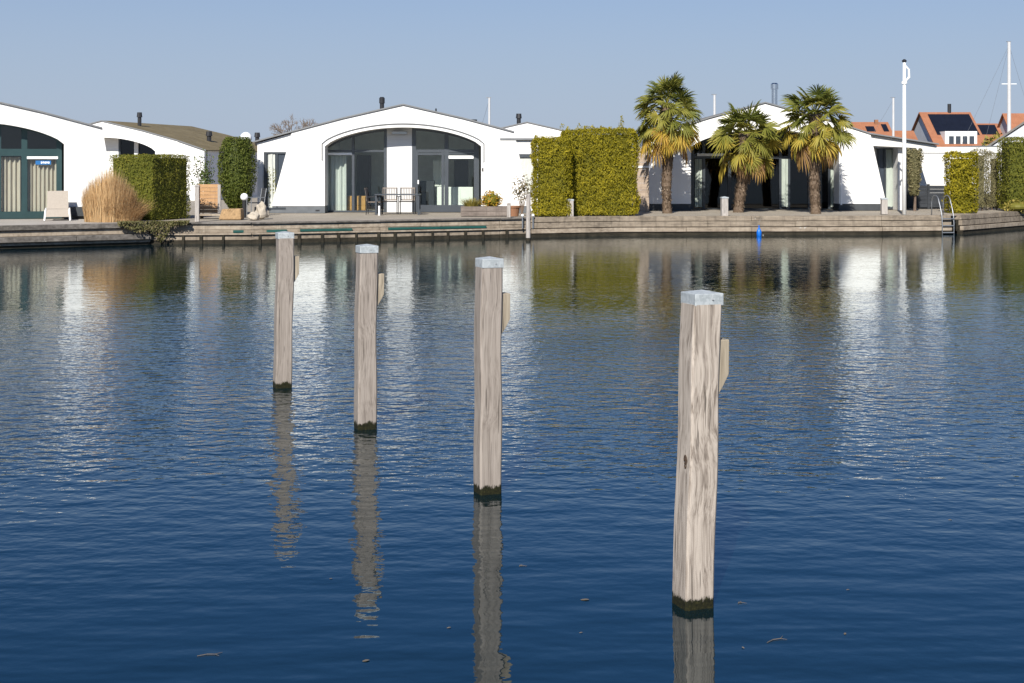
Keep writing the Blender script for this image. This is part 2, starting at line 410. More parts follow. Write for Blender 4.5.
for k_, v_ in (('From Min', 0.0), ('From Max', -.32), ('To Min', .86), ('To Max', 0.0)): wr.inputs[k_].default_value = v_
hz = nt.nodes.new('ShaderNodeMix'); hz.data_type = 'RGBA'; hz.inputs[7].default_value = (4.15, 4.78, 5.90, 1)      # thin low haze
nt.links.new(wr.outputs[0], hz.inputs[0]); nt.links.new(wb.outputs[2], hz.inputs[6]); nt.links.new(hz.outputs[2], bg.inputs[0]); bg.inputs[1].default_value = .078
S.view_settings.view_transform = 'Standard'; S.view_settings.look = 'None'; S.view_settings.gamma = 1; S.view_settings.exposure = 0.5
S.view_settings.use_curve_mapping = False
S.cycles.max_bounces = 8; S.cycles.transparent_max_bounces = 12; S.cycles.caustics_reflective = False; S.cycles.caustics_refractive = False
S.cycles.use_denoising = True

# ------------------------------------------------------------------ water and ground
QUAY = [(-60, 24), (-22, 37.3), (-14.9, 41.1), (-11.05, 43.4), (-8.0, 43.7), (-.4, 47.1), (.62, 47.6), (3.7, 48.8), (12.8, 49.3), (15.35, 49.75), (15.75, 49.95), (20.2, 55), (24, 59), (60, 90)]
m = MB(); m.add([(-400, -120, 0), (400, -120, 0), (400, 120, 0), (-400, 120, 0)], [(0, 1, 2, 3)])
tag(m.build('water', M['water']), kind='structure')
# paved ground behind the quay line, one sheet
def inset(poly, d):
    out = []
    for i, (x, y) in enumerate(poly):
        a = Vector(poly[max(i - 1, 0)]); b = Vector(poly[min(i + 1, len(poly) - 1)]); t = (b - a).normalized()
        out.append((x - t.y * d, y + t.x * d))
    return out
QI = inset(QUAY, .12)
m = MB(); m.add([(x, y, DECK - .012) for x, y in QI] + [(400, 120, DECK - .012), (400, 130, DECK - .012), (-400, 130, DECK - .012), (-400, 24, DECK - .012)], [tuple(range(len(QI) + 4))])
tag(m.build('ground', M['paving']), kind='structure')
m = MB(); m.add([(-2500, 129.5, DECK - .02), (2500, 129.5, DECK - .02), (2500, 3500, DECK - .02), (-2500, 3500, DECK - .02)], [(0, 1, 2, 3)])
tag(m.build('far_ground', M['meadow']), kind='structure')
# paler paving of the left terraces
ql = inset(QUAY[1:4], .16); m = MB(); m.add([(x, y, DECK - .006) for x, y in ql] + [(-11.6, 46.5, DECK - .006), (-22, 46.5, DECK - .006)], [(0, 1, 2, 3, 4)])
tag(m.build('terrace', M['pale_deck']), kind='structure')

# ------------------------------------------------------------------ quay walls
def run(poly, z0, z1, off, depth, mb, maxlen=2.9, gap=.012, jitter=.006):
    """boards along a polyline, front face 'off' metres in front of the line"""
    for (ax, ay), (bx, by) in zip(poly[:-1], poly[1:]):
        a = Vector((ax, ay)); b = Vector((bx, by)); d = b - a; Ln = d.length; d.normalize(); nrm = Vector((d.y, -d.x))
        n = max(1, round(Ln / maxlen)); rz = math.atan2(d.y, d.x)
        for i in range(n):
            s0 = Ln * i / n + gap / 2; s1 = Ln * (i + 1) / n - gap / 2
            j = random.uniform(-jitter, jitter); c = a + d * ((s0 + s1) / 2) + nrm * (off - depth / 2 + j)
            mb.obox((c.x, c.y, (z0 + z1) / 2 + random.uniform(-jitter, jitter) * .6), s1 - s0, depth, z1 - z0, rz)
    return mb
def piles(poly, z0, z1, off, w, step, mb):
    for (ax, ay), (bx, by) in zip(poly[:-1], poly[1:]):
        a = Vector((ax, ay)); b = Vector((bx, by)); d = b - a; Ln = d.length; d.normalize(); nrm = Vector((d.y, -d.x))
        for i in range(max(1, int(Ln / step))):
            c = a + d * (i + .5 + random.uniform(-.12, .12)) * step + nrm * (off - w / 2)
            mb.obox((c.x, c.y, (z0 + z1) / 2), w * random.uniform(.8, 1.2), w, z1 - z0, math.atan2(d.y, d.x))
    return mb
def quay(label, poly, spec):
    t = thing('quay_wall', label, 'quay wall', (poly[0][0], poly[0][1], 0)); o = (poly[0][0], poly[0][1])
    loc = [(x - o[0], y - o[1]) for x, y in poly]
    for i_, (name, mat, z0, z1, off, dep) in enumerate(spec): run(loc, z0, z1, off, dep, MB(), (4.4, 3.1, 2.3, 5.0, 4.0)[i_ % 5]).build(name, M[mat], t, bevel=.008)
    return t, loc
A, B, C_, D_ = QUAY[0:4], QUAY[3:7], QUAY[6:10], QUAY[10:14]
quay('weathered timber quay wall in two dark stepped beams below the left terrace', A, [
    ('top_beam', 'quay_dark', .52, .665, .03, .24), ('upper_board', 'quay_pale', .33, .515, -.05, .1), ('middle_beam', 'quay_dark', .17, .325, .16, .34),
    ('lower_board', 'quay_pale', .075, .165, .06, .12), ('wet_board', 'quay_wet', -.5, .07, .0, .2)])
tB, lB = quay('low quay wall with dark edge, green strip and dark pilings below the middle bungalow', B, [
    ('top_beam', 'quay_dark', .61, .66, .05, .26), ('upper_board', 'quay_pale', .44, .605, -.02, .1), ('recessed_board', 'quay_mid', .33, .435, -.03, .1), ('lower_board', 'quay_pale', .275, .325, .05, .14), ('mid_board', 'quay_mid', .12, .27, -.02, .1), ('wet_board', 'quay_wet', -.5, .11, -.02, .2)])
piles(lB, -.5, .27, .03, .08, .62, MB()).build('piling', M['quay_wet'], tB)['kind'] = 'stuff'
def along(poly, px):
    """point of the polyline seen in column px"""
    for (ax, ay), (bx, by) in zip(poly[:-1], poly[1:]):
        k = (px - 512) / F; den = (bx - ax) - k * (by - ay); u = (k * ay - ax) / den
        if -1e-6 <= u <= 1: return Vector((ax + (bx - ax) * u, ay + (by - ay) * u))
for p0, p1 in ((233, 287), (300, 352), (388, 486)):
    a = along(B, p0); b = along(B, p1); o = Vector(B[0])
    run([tuple(a - o), tuple(b - o)], .345, .42, .045, .06, MB(), 9).build('rubbing_strip', M['fender_green'], tB)
cspec = [('top_beam', 'quay_mid', .50, .665, .03, .3), ('middle_board', 'quay_mid', .30, .48, .06, .14), ('lower_board', 'quay_pale', .13, .275, .11, .14), ('wet_board', 'quay_wet', -.5, .12, .07, .2), ('backing_board', 'quay_wet', .1, .49, -.08, .1)]
quay('long pale quay wall of three stacked boards below the palms', C_, cspec)
quay('short quay wall angled away to the right of the ladder', D_, cspec)

# ------------------------------------------------------------------ mooring posts in the water
def mooring_post(label, Y, pb, pt, ht, w, mat, twist, knot=False):
    X = wx(pb, Y); t = thing('mooring_post', label, 'mooring post', (X, Y, 0), R(20.5), 'mooring posts standing in the water')
    lean = Vector((wx(pt, Y) - X, 0, 0)); lean.rotate(Matrix.Rotation(-R(20.5), 3, 'Z'))
    N = 22; z0 = -.7; vs = []; fs = []; c = .012
    prof = [(-1, -1, 1, 0), (1, -1, -1, 0), (1, -1, 0, 1), (1, 1, 0, -1), (1, 1, -1, 0), (-1, 1, 1, 0), (-1, 1, 0, -1), (-1, -1, 0, 1)]
    for i in range(N + 1):
        z = z0 + (ht - .075 - z0) * i / N; k = max(0, z) / ht
        hw = w / 2 * (1.03 - .04 * k) ; ox = lean.x * k + .006 * math.sin(z * 2.3 + twist); oy = lean.y * k + .005 * math.sin(z * 1.9 + twist * 2)
        for sx, sy, dx, dy in prof:
            n1 = .0035 * math.sin(z * 7 + sx * 2 + twist)
            vs.append((ox + sx * (hw + n1) + dx * c, oy + sy * hw + dy * c, z))
    for i in range(N):
        for k in range(8): fs.append((i * 8 + k, i * 8 + (k + 1) % 8, (i + 1) * 8 + (k + 1) % 8, (i + 1) * 8 + k))
    fs.append(tuple(N * 8 + k for k in range(8)))
    MB().add(vs, fs).build('timber_shaft', M[mat], t)
    # galvanised cap: skirt and shallow pyramid
    hw = w / 2 * .99 + .002; z1 = ht - .082; z2 = ht - .016; m = MB(); ox, oy = lean.x, lean.y
    vs = [(ox + sx * hw * 1.0, oy + sy * hw, z) for z in (z1, z2) for sx, sy in ((-1, -1), (1, -1), (1, 1), (-1, 1))] + [(ox, oy, ht)]
    m.add(vs, [(0, 1, 5, 4), (1, 2, 6, 5), (2, 3, 7, 6), (3, 0, 4, 7), (4, 5, 8), (5, 6, 8), (6, 7, 8), (7, 4, 8), (3, 2, 1, 0)])
    cap = m.build('metal_cap', M['galvanised'], t, bevel=.004)
    m = MB(); m.ball((ox + .02, oy - hw - .001, (z1 + z2) / 2), .006, 8, 6); m.build('cap_nail', M['grey_metal'], cap)
    # wooden wedge block bolted to the right-hand face
    zt = ht - .275; zb = zt - .30; k = (zt - .1) / ht; x0 = lean.x * k + w / 2 * .99; yc = lean.y * k
    poly = [(x0, zb), (x0 + .03, zb + .045), (x0 + .066, zb + .11), (x0 + .068, zt), (x0, zt)]
    MB().prism(poly, yc - .055, yc + .06).build('fender_block', M['block_wood'], t, bevel=.004)
    if knot:
        m = MB(); zk = .80; k = zk / ht; kx = lean.x * k + .006 * math.sin(zk * 2.3 + twist) - w / 2 * (1.03 - .04 * k) - .001; ky = lean.y * k - .026
        for q, (r, rr) in enumerate(((.021, .0035), (.012, .004), (.004, .004))):
            pts = [(kx, ky + .004 * q + r * .62 * math.cos(a) * (1 + .25 * math.sin(3 * a)), zk + .006 * q + r * 1.7 * math.sin(a)) for a in np.linspace(0, 2 * PI * .9, 15)]
            m.tube(pts, rr, 6)
        m.build('knot', M['knot_wood'], t)
    return t
mooring_post('nearest and tallest mooring post, pale pink grained timber with a dark knot', 7.82, 692, 702, 1.735, .172, 'post_pale', 0.4, True)
mooring_post('greyish mooring post second nearest, left of the pale knotted post', 10.52, 486.7, 489.5, 1.745, .165, 'post_grey', 1.7)
mooring_post('third mooring post from the front, timber with block right of the leftmost one', 13.08, 365.5, 367, 1.695, .172, 'post_grey', 2.9)
mooring_post('farthest mooring post in the row, leftmost and smallest in view', 15.5, 283, 284.8, 1.70, .172, 'post_grey', 4.2)

# ------------------------------------------------------------------ floating bits on the water
def floater(px, py, ln, rz, label, kind):
    Y = CAMZ * F / (py - HZ); X = wx(px, Y)
    m = MB()
    if kind == 'twig':
        pts = [(-ln / 2, 0, .003), (-ln * .1, .012, .004), (ln * .2, -.008, .004), (ln / 2, .02, .003)]
        m.tube(pts, [.0022, .003, .0025, .0012], 5); m.tube([pts[2], (ln * .32, -.05, .003)], [.002, .001], 5)
        o = m.build('floating_twig', M['leaf_litter']); tag(o, label, 'twig', 'bits floating on the water')
    else:
        n = 9; vs = [(ln * .5 * math.cos(2 * PI * k / n) * (1 + .15 * math.sin(5 * k)), ln * .27 * math.sin(2 * PI * k / n), .003 + .002 * math.sin(k)) for k in range(n)]
        m.add(vs, [tuple(range(n))]); o = m.build('floating_leaf', M['leaf_litter']); tag(o, label, 'leaf', 'bits floating on the water')
    o.scale = (.7, .7, .7); o.location = (X, Y, 0.001); o.rotation_euler = (0, 0, rz)
for a in [(585, 600, .07, .1, 'small pale leaf floating left of the nearest mooring post', 'leaf'), (776, 640, .2, .7, 'thin twig floating right of the nearest mooring post', 'twig'),
          (366, 661, .055, .6, 'brown leaf floating at the bottom, between the two left posts and the lower edge', 'leaf'), (210, 655, .18, .35, 'thin twig floating near the lower left corner', 'twig'),
          (845, 634, .035, 1.2, 'tiny leaf floating right of the longest twig', 'leaf'), (848, 590, .03, .2, 'tiny leaf floating in the smooth water at lower right', 'leaf'),
          (743, 648, .03, 2, 'small leaf floating close beside the twig near the nearest post', 'leaf'), (331, 579, .03, 0, 'tiny leaf floating below the second post from the left', 'leaf'),
          (581, 633, .028, .3, 'tiny pale leaf floating midway between the two frontmost posts', 'leaf'), (521, 566, .05, 1.0, 'short twig floating right of the second nearest post reflection', 'twig'), (950, 520, .04, .4, 'small leaf floating far right where ripples end', 'leaf'),
          (449, 628, .035, .5, 'tiny leaf floating to the left of the long post reflection', 'leaf'), (740, 603, .06, .9, 'short twig floating just right of the nearest mooring post', 'twig')]: floater(*a)

# ------------------------------------------------------------------ foliage builders
def leaf_quads(P, Nn, size, aspect=2.0, up=.35, rnd=.8):
    """leaf-shaped faces at P, facing roughly along Nn"""
    n = len(P)
    nn = Nn + rng.normal(0, rnd, (n, 3)); nn /= np.linalg.norm(nn, axis=1)[:, None] + 1e-9
    a = rng.normal(0, 1, (n, 3)); a[:, 2] += up * 3; a -= nn * (a * nn).sum(1)[:, None]; a /= np.linalg.norm(a, axis=1)[:, None] + 1e-9
    b = np.cross(nn, a); s = size * rng.uniform(.6, 1.4, n)[:, None]
    return np.stack([P - a * s * .5, P + b * s * .5 / aspect, P + a * s * .5 + nn * s * .12, P - b * s * .5 / aspect], 1)
def box_foliage(m, x0, x1, y0, y1, z0, z1, n, size, rough=.07, rnd_top=.12, sides=('f', 'l', 'r', 't', 'b'), holes=.0, up=.35, asp=2.4, rnd=.8):
    dx, dy, dz = x1 - x0, y1 - y0, z1 - z0
    areas = {'f': dx * dz, 'b': dx * dz * .5, 'l': dy * dz, 'r': dy * dz, 't': dx * dy}
    tot = sum(areas[k] for k in sides)
    # leafless inner mass
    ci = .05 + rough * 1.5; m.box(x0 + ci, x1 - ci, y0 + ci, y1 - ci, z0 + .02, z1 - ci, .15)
    for k in sides:
        q = int(n * areas[k] / tot); u = rng.random(q); v = rng.random(q)
        if k in 'fb': P = np.stack([x0 + u * dx, np.full(q, y0 if k == 'f' else y1), z0 + v * dz], 1); N = np.tile([0, -1. if k == 'f' else 1., .25], (q, 1))
        elif k in 'lr': P = np.stack([np.full(q, x0 if k == 'l' else x1), y0 + u * dy, z0 + v * dz], 1); N = np.tile([-1. if k == 'l' else 1., 0, .25], (q, 1))
        else: P = np.stack([x0 + u * dx, y0 + v * dy, np.full(q, z1)], 1); N = np.tile([0, -.2, 1.], (q, 1))
        d = np.array([noise.noise(Vector(p) * 1.1) * (.5 + rough * 6) + noise.noise(Vector(p) * 3.4) * .9 + noise.noise(Vector(p) * 8.0) * .8 for p in P])
        dep = (d * rough * 1.15 - rng.random(q) ** 2 * .16)
        P += N * dep[:, None]
        # soften corners
        c = np.array([(x0 + x1) / 2, (y0 + y1) / 2, (z0 + z1) / 2]); h = np.array([dx, dy, dz]) / 2
        e = np.abs((P - c) / h); over = np.clip(np.sort(e, 1)[:, 1] - .86, 0, 1)
        P = c + (P - c) * (1 - over * rnd_top * 1.6)[:, None]
        keep = d > -holes if holes else np.ones(q, bool)
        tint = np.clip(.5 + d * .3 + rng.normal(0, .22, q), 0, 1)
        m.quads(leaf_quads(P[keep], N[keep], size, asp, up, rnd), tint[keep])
    return m
def blob_foliage(m, c, rad, n, size, rough=.18, flat=0, core=True, prof=None, rnd=.8, shell=.35):
    """foliage over a rounded body; prof(h in 0..1) scales the radius by height"""
    q = rng.normal(0, 1, (n, 3)); q /= np.linalg.norm(q, axis=1)[:, None]
    q = np.array(q); r = 1 - rng.random(n) ** 2 * shell
    d = np.array([noise.noise(Vector(p) * 2.3 + Vector(c)) + .6 * noise.noise(Vector(p) * 5.5) for p in q])
    P = q * (r + d * rough)[:, None]
    if prof:
        h = np.clip((P[:, 2] + 1) / 2, 0, 1); k = np.array([prof(x) for x in h]); rr = np.linalg.norm(P[:, :2], axis=1) + 1e-6
        z = rng.random(n) * 2 - 1; hh = (z + 1) / 2; k = np.array([prof(x) for x in hh]); P[:, 0] = P[:, 0] / rr * k * (r + d * rough); P[:, 1] = P[:, 1] / rr * k * (r + d * rough); P[:, 2] = z
    Pw = P * np.array(rad) + np.array(c)
    if core:
        if prof:
            zs = np.linspace(-.97, .93, 9); m.tube([(c[0], c[1], c[2] + z * rad[2]) for z in zs], [max(.02, rad[0] * prof((z + 1) / 2) * .78) for z in zs], 10, .15)
        else: m.ball(c, rad[0] * .72, 12, 8, .15, rad[2] / rad[0])
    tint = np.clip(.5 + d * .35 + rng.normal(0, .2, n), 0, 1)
    N = P / (np.linalg.norm(P, axis=1)[:, None] + 1e-6); N[:, 2] += .2
    m.quads(leaf_quads(Pw, N, size, rnd=rnd), tint); return m
def blades(m, c, n, r0, h, spread, w, tint=(.5, .25), seg=4, droop=.35, dome=.18):
    for i in range(n):
        a = random.uniform(0, 2 * PI); rr = r0 * math.sqrt(random.random()); k = (rr / r0)
        base = Vector((c[0] + rr * math.cos(a), c[1] + rr * math.sin(a), c[2])); a2 = a + random.uniform(-.6, .6)
        L_ = h * random.uniform(.6, 1.0) * (1 - dome * k * k); out = spread * (k + random.uniform(-.15, .25)); dr = droop * random.random() ** 1.5
        pts = []; 
        for s in range(seg + 1):
            t = s / seg
            pts.append(base + Vector((math.cos(a2) * out * t ** 1.5, math.sin(a2) * out * t ** 1.5, L_ * (t - dr * t ** 3 * .6))))
        wv = Vector((-math.sin(a + random.uniform(-1, 1)), math.cos(a), 0)).normalized() * w * random.uniform(.6, 1.3)
        vs = []; fs = []
        for s, p in enumerate(pts):
            ww = wv * (1 - (s / seg) ** 2 * .8) * .5; vs += [p - ww, p + ww]
        for s in range(seg): fs.append((2 * s, 2 * s + 1, 2 * s + 3, 2 * s + 2))
        m.add(vs, fs, min(1, max(0, random.gauss(*tint))))
    return m
def wisps(m, pts, hmin, hmax, n, size):
    """loose upright shoots on a hedge top"""
    for p in pts:
        h = random.uniform(hmin, hmax); q = n
        z = rng.random(q) * h; P = np.stack([p[0] + rng.normal(0, .06, q) * (1 - z / h * .7), p[1] + rng.normal(0, .06, q) * (1 - z / h * .7), p[2] - .05 + z], 1)
        m.quads(leaf_quads(P, np.tile([0, -1., .3], (q, 1)), size, 2.6, .9), np.clip(rng.normal(.6, .2, q), 0, 1))

# ------------------------------------------------------------------ bungalows
def arch(x, half, spring, apex): return spring + (apex - spring) * max(0, 1 - (x / half) ** 2) ** .75
def roofz(x, pr):
    for (xa, za), (xb, zb) in zip(pr[:-1], pr[1:]):
        if xa <= x <= xb: return za + (zb - za) * (x - xa) / (xb - xa)
    return pr[0][1] if x < pr[0][0] else pr[-1][1]
class Bungalow:
    HALF, SPR, APX = 2.88, 2.46, 3.16
    REC = .95
    def __init__(s, label, px, Y, yaw=0, body_r=None, apex=4.0, lfoot=4.9, rfoot=4.75, wall='white_plaster', plinth='plinth_grey', roof='roof_felt', depth=11, left_to=-5.5, right_to=4.12, detailed=True, lz=2.62, rz=None):
        s.Y = Y; s.X = wx(px, Y); s.yaw = yaw; s.t = thing('bungalow', label, 'bungalow', (s.X, Y, DECK), yaw)
        H, SP, AP = s.HALF, s.SPR, s.APX; s.apex = apex
        pr = [(-4.1, 3.0), (-2.2, 3.0 + (apex - 3) * .5), (0, apex), (2.2, 3.0 + (apex - 3) * .5), (4.1, 2.99)]
        if left_to < -4.2: pr = [(left_to, lz)] + pr
        if right_to > 4.2: pr = pr + [(right_to, rz or 2.6)]
        s.pr = pr
        xs = np.linspace(-H, H, 29); ar = [(x, arch(x, H, SP, AP)) for x in xs]
        rl = [(x, z - .025) for x, z in pr if abs(x) <= 4.1]
        pz = .26
        poly = [(-lfoot + .28 * pz * .9, pz), (-H, pz), (-H, SP)] + ar[1:-1] + [(H, SP), (H, pz), (rfoot - .28 * pz * .9, pz)] + rl[::-1]
        w = MB().prism(poly, 0, s.REC).build('facade_wall', M[wall], s.t)
        for x0, x1, x2 in ((-lfoot, -H, -lfoot + .07), (rfoot, H, rfoot - .07)):
            a = [(min(x0, x1), 0), (max(x0, x1), 0)]; q = [(x1, pz), (x2, pz)] if x0 < x1 else [(x2, pz), (x1, pz)]
            MB().prism([a[0], a[1]] + q, .02, s.REC - .01).build('plinth', M[plinth], s.t)
        # roof slab following the gently bent ridge profile
        up = [(x, z + .02) for x, z in pr]; dn = [(x, z - .022) for x, z in pr]
        MB().prism(dn + up[::-1], -.02, depth).build('roof', M[roof], s.t)
        e = [(x, z + .03) for x, z in pr]; e2 = [(x, z - .022) for x, z in pr]
        MB().prism(e2 + e[::-1], -.06, -.02).build('roof_edge', M['roof_edge'], s.t)
        # side and rear walls
        xl, xr = pr[0][0] + .12, (body_r or pr[-1][0] - .12); setb = .45
        zl, zr = pr[0][1] - .03, roofz(xr, pr) - .05
        m = MB(); m.box(xl, xl + .2, setb, depth - .2, 0, zl); m.box(xr - .2, xr, setb, depth - .2, 0, zr)
        m.prism([(xl + .2, 0), (xr - .2, 0), (xr - .2, zr)] + [(x, z - .06) for x, z in pr if xl + .2 < x < xr - .2][::-1] + [(xl + .2, zl)], depth - .4, depth - .2)
        m.build('outer_wall', M[wall], s.t)
    def loc(s, px, py, dy):
        k = (px - 512.0) / F; c, n = math.cos(s.yaw), math.sin(s.yaw)     # sight line meets the plane y = dy of the turned house
        x = (k * (s.Y + c * dy) - s.X + n * dy) / (c - k * n)
        return x, wz(py, s.Y + n * x + c * dy) - DECK
    def bars(s, lst, dy, mat, name='window_frame', parent=None, th=.07):
        m = MB()
        for x0, x1, y0, y1 in lst:
            (a, zt), (b, zb) = s.loc(x0, y0, dy), s.loc(x1, y1, dy)
            m.box(a, b, dy - th / 2 + random.uniform(-.004, .004), dy + th / 2, max(.0, zb), zt)
        return m.build(name, M[mat], parent or s.t)
    def slab(s, name, mat, x0, x1, y0, y1, dy, th=.05, parent=None):
        (a, zt), (b, zb) = s.loc(x0, y0, dy), s.loc(x1, y1, dy)
        return box_part(name, M[mat], parent or s.t, a, b, dy, dy + th, max(0.0, zb), zt)
    def arch_pane(s, x0, x1, dy, mat, parent, name='pane', y1=None, inset=.0):
        a, b = s.loc(x0, 0, dy)[0], s.loc(x1, 0, dy)[0]; z0 = .03
        xs = np.linspace(a, b, 12); top = [(x, arch(x, s.HALF, s.SPR, s.APX) - inset) for x in xs]
        return MB().prism([(a, z0), (b, z0)] + top[::-1], dy, dy + .012).build(name, M[mat], parent)
    def arch_head(s, x0, x1, dy, mat, parent, w=.09, name='arch_frame'):
        a, b = s.loc(x0, 0, dy)[0], s.loc(x1, 0, dy)[0]
        xs = np.linspace(a, b, 14); up = [(x, arch(x, s.HALF, s.SPR, s.APX) + .03) for x in xs]; dn = [(x, z - w - .03) for x, z in up]
        return MB().prism(dn + up[::-1], dy - .04, dy + .04).build(name, M[mat], parent)
    def room(s, wall, floor, depth=4.5, dy=None):
        dy = (dy or s.REC) + .12; H = s.HALF + .12; z1 = 3.22
        m = MB(); m.add([(-H, dy, .02), (H, dy, .02), (H, dy + depth, .02), (-H, dy + depth, .02)], [(0, 1, 2, 3)]); m.build('room_floor', M[floor], s.t)
        m = MB(); m.add([(-H, dy + depth, 0), (H, dy + depth, 0), (H, dy + depth, z1), (-H, dy + depth, z1)], [(0, 1, 2, 3)])
        m.add([(-H, dy, 0), (-H, dy + depth, 0), (-H, dy + depth, z1), (-H, dy, z1)], [(0, 1, 2, 3)])
        m.add([(H, dy, 0), (H, dy + depth, 0), (H, dy + depth, z1), (H, dy, z1)], [(3, 2, 1, 0)])
        m.add([(-H, dy, z1 - .05), (H, dy, z1 - .05), (H, dy + depth, z1 - .05), (-H, dy + depth, z1 - .05)], [(3, 2, 1, 0)])
        m.build('room_wall', M[wall], s.t)
    def flue(s, px, y0, y1, dy, r, mat='black_metal', cowl=True):
        x, zt = s.loc(px, y0, dy); zb = s.loc(px, y1, dy)[1] - .25; m = MB()
        m.tube([(x, dy, zb), (x, dy, zt - .22 if cowl else zt)], r, 12)
        if cowl: m.tube([(x, dy, zt - .26), (x, dy, zt - .25), (x, dy, zt - .05), (x, dy, zt)], [r * .7, r * 1.3, r * 1.3, r * .8], 12)
        m.build('flue', M[mat], s.t, smooth=False)
    def curtain(s, x0, x1, y0, y1, dy, mat, waves, amp=.05, name='curtain'):
        (a, zt), (b, zb) = s.loc(x0, y0, dy), s.loc(x1, y1, dy); zb = max(.04, zb)
        n = waves * 8; vs = []; fs = []
        for i in range(n + 1):
            u = i / n; y = dy + amp * math.sin(u * waves * 2 * PI) + .02 * math.sin(u * 9)
            vs += [(a + (b - a) * u, y, zb), (a + (b - a) * u, y, zt)]
        for i in range(n): fs.append((2 * i, 2 * i + 2, 2 * i + 3, 2 * i + 1))
        return MB().add(vs, fs).build(name, M[mat], s.t, smooth=True)

# --- middle bungalow
h2 = Bungalow('white bungalow with wide arched front and grey window frames, left of the tall hedge', 403, 52.4, right_to=4.12)
d = h2.REC; h2.room('room_wall', 'room_floor')
# dark line over the arch, with short hanging ends
H, SP, AP = h2.HALF + .1, h2.SPR + .10, h2.APX + .13
pts = [(-H, -.02, SP - .62), (-H, -.02, SP)] + [(x, -.02, arch(x, H, SP, AP)) for x in np.linspace(-H, H, 31)[1:-1]] + [(H, -.02, SP), (H, -.02, SP - .68)]
MB().tube(pts, .022, 6).build('arch_trim', M['roof_edge'], h2.t)
lf = h2.bars([(325, 327.2, 141, 213), (352, 354.6, 133, 213), (384, 387, 129, 213), (325, 387, 150, 152), (325, 387, 210.5, 213)], d, 'frame_grey')
h2.arch_head(325, 387, d, 'frame_grey', lf); h2.arch_pane(325.5, 386, d + .03, 'clear_glass', lf)
rf = h2.bars([(412, 416, 129, 212), (444.5, 448.5, 129, 212), (474, 479, 140, 212), (414, 478, 149.5, 152.5), (415, 445, 153, 155), (415, 418, 152, 212), (441.5, 444, 152, 212), (414, 478, 205, 212), (448, 474, 153, 154.6)], d, 'frame_grey', 'sliding_door')
h2.arch_head(412, 479, d, 'frame_grey', rf); h2.arch_pane(413, 478.5, d + .03, 'clear_glass', rf)
h2.slab('handle', 'white_plastic', 417.6, 418.9, 180, 184, d - .08, .04, rf)
a, b = h2.loc(387, 0, d)[0], h2.loc(412, 0, d)[0]; xs = np.linspace(a, b, 8)
MB().prism([(a, 0.0), (b, 0.0)] + [(x, arch(x, h2.HALF, h2.SPR, h2.APX) + .02) for x in xs][::-1], d - .03, d + .1).build('boarded_panel', M['white_boarding'], h2.t)
h2.slab('roller_blind', 'white_plastic', 327.2, 352, 152.8, 155, d - .05, .05); h2.slab('roller_blind', 'white_plastic', 448.6, 473.5, 155.6, 158.6, d - .06, .06)
h2.curtain(327.6, 346.5, 155.5, 211, d + .25, 'pale_curtain', 4)
h2.flue(382, 97, 108, 4, .085); h2.flue(473.5, 119.5, 124, 3, .14, cowl=False); h2.flue(436, 108.5, 114, 3, .03, cowl=False)
h2.slab('wall_lamp', 'black_metal', 481.9, 483.2, 168, 171.5, -.06, .06)
h2.slab('downpipe', 'white_paint', 482.2, 483.4, 146, 206, -.05, .045)
h2.slab('vent', 'black_metal', 315.5, 319.5, 209.8, 211, .0, .03)
h2.slab('lamp_box', 'grey_metal', 392, 407, 131.5, 134, d - .18, .14)
# left wing wall with window (set back), right flat-roofed wing
wy = .09
xl, xr = h2.pr[0][0] + .12, -3.9
m = MB(); m.prism([(xl, .24), (xr, .24), (xr, 2.98), (-4.1, 2.94), (xl, h2.pr[0][1] - .04)], wy - .0, wy + .2); m.build('wing_wall', M['white_plaster'], h2.t)
h2.slab('wing_plinth', 'plinth_grey', 254.5, 280, 207, 213.5, wy - .03, .2)
wf = h2.bars([(264, 267, 152, 209), (264, 286, 152, 153.8), (264, 286, 207.5, 209.5), (276.5, 278, 152, 209)], wy - .04, 'anthracite', 'window_frame')
h2.slab('pane', 'dark_window', 264.5, 286, 152.5, 209, wy - .02, .018, wf)
h2.curtain(268, 275, 154, 208, wy - .055, 'pale_curtain', 3, .008)
a, z = h2.loc(500, 140, wy); b = h2.loc(552, 140, wy)[0]
m = MB(); m.box(a, b, wy, wy + 5, 0, z); m.build('side_wing', M['white_plaster'], h2.t)
m = MB(); m.box(a, b + .1, wy - .12, wy + 5, z, z + .07); m.build('side_wing_roof', M['roof_edge'], h2.t)
wf = h2.bars([(516, 519.5, 154, 196), (516, 550, 154, 157.5), (516, 550, 194, 196)], wy - .03, 'frame_grey', 'window_frame')
h2.slab('pane', 'pale_curtain', 519, 550, 157, 195, wy - .012, .01, wf)

# --- left bungalow with green frames
h1 = Bungalow('white bungalow with green framed doors and drawn curtains at the left edge', -29.5, 45.9, yaw=R(17.5), depth=9, right_to=4.12, lfoot=4.7, rfoot=4.6, apex=4.0)
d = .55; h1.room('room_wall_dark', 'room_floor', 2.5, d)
f1 = h1.bars([(-2, 1.2, 123, 219), (21.5, 27.5, 120, 219), (56.5, 62, 140, 219), (-95, 62, 148.5, 156), (-95, 62, 212.5, 219), (-28, -22, 110, 219), (-95, -90, 120, 219)], d, 'frame_green', 'sliding_door')
h1.arch_head(-88, 61, d, 'frame_green', f1, .05); h1.arch_pane(-90, 61, d + .03, 'clear_glass', f1)
h1.curtain(-22, 21, 157, 212, d + .16, 'linen_curtain', 9, .05); h1.curtain(28, 57, 158, 212, d + .16, 'linen_curtain', 7, .05); h1.curtain(-85, -30, 157, 212, d + .16, 'linen_curtain', 12, .05)
h1.slab('roller_blind', 'white_plastic', 27, 58, 156.4, 159, d - .06, .06)
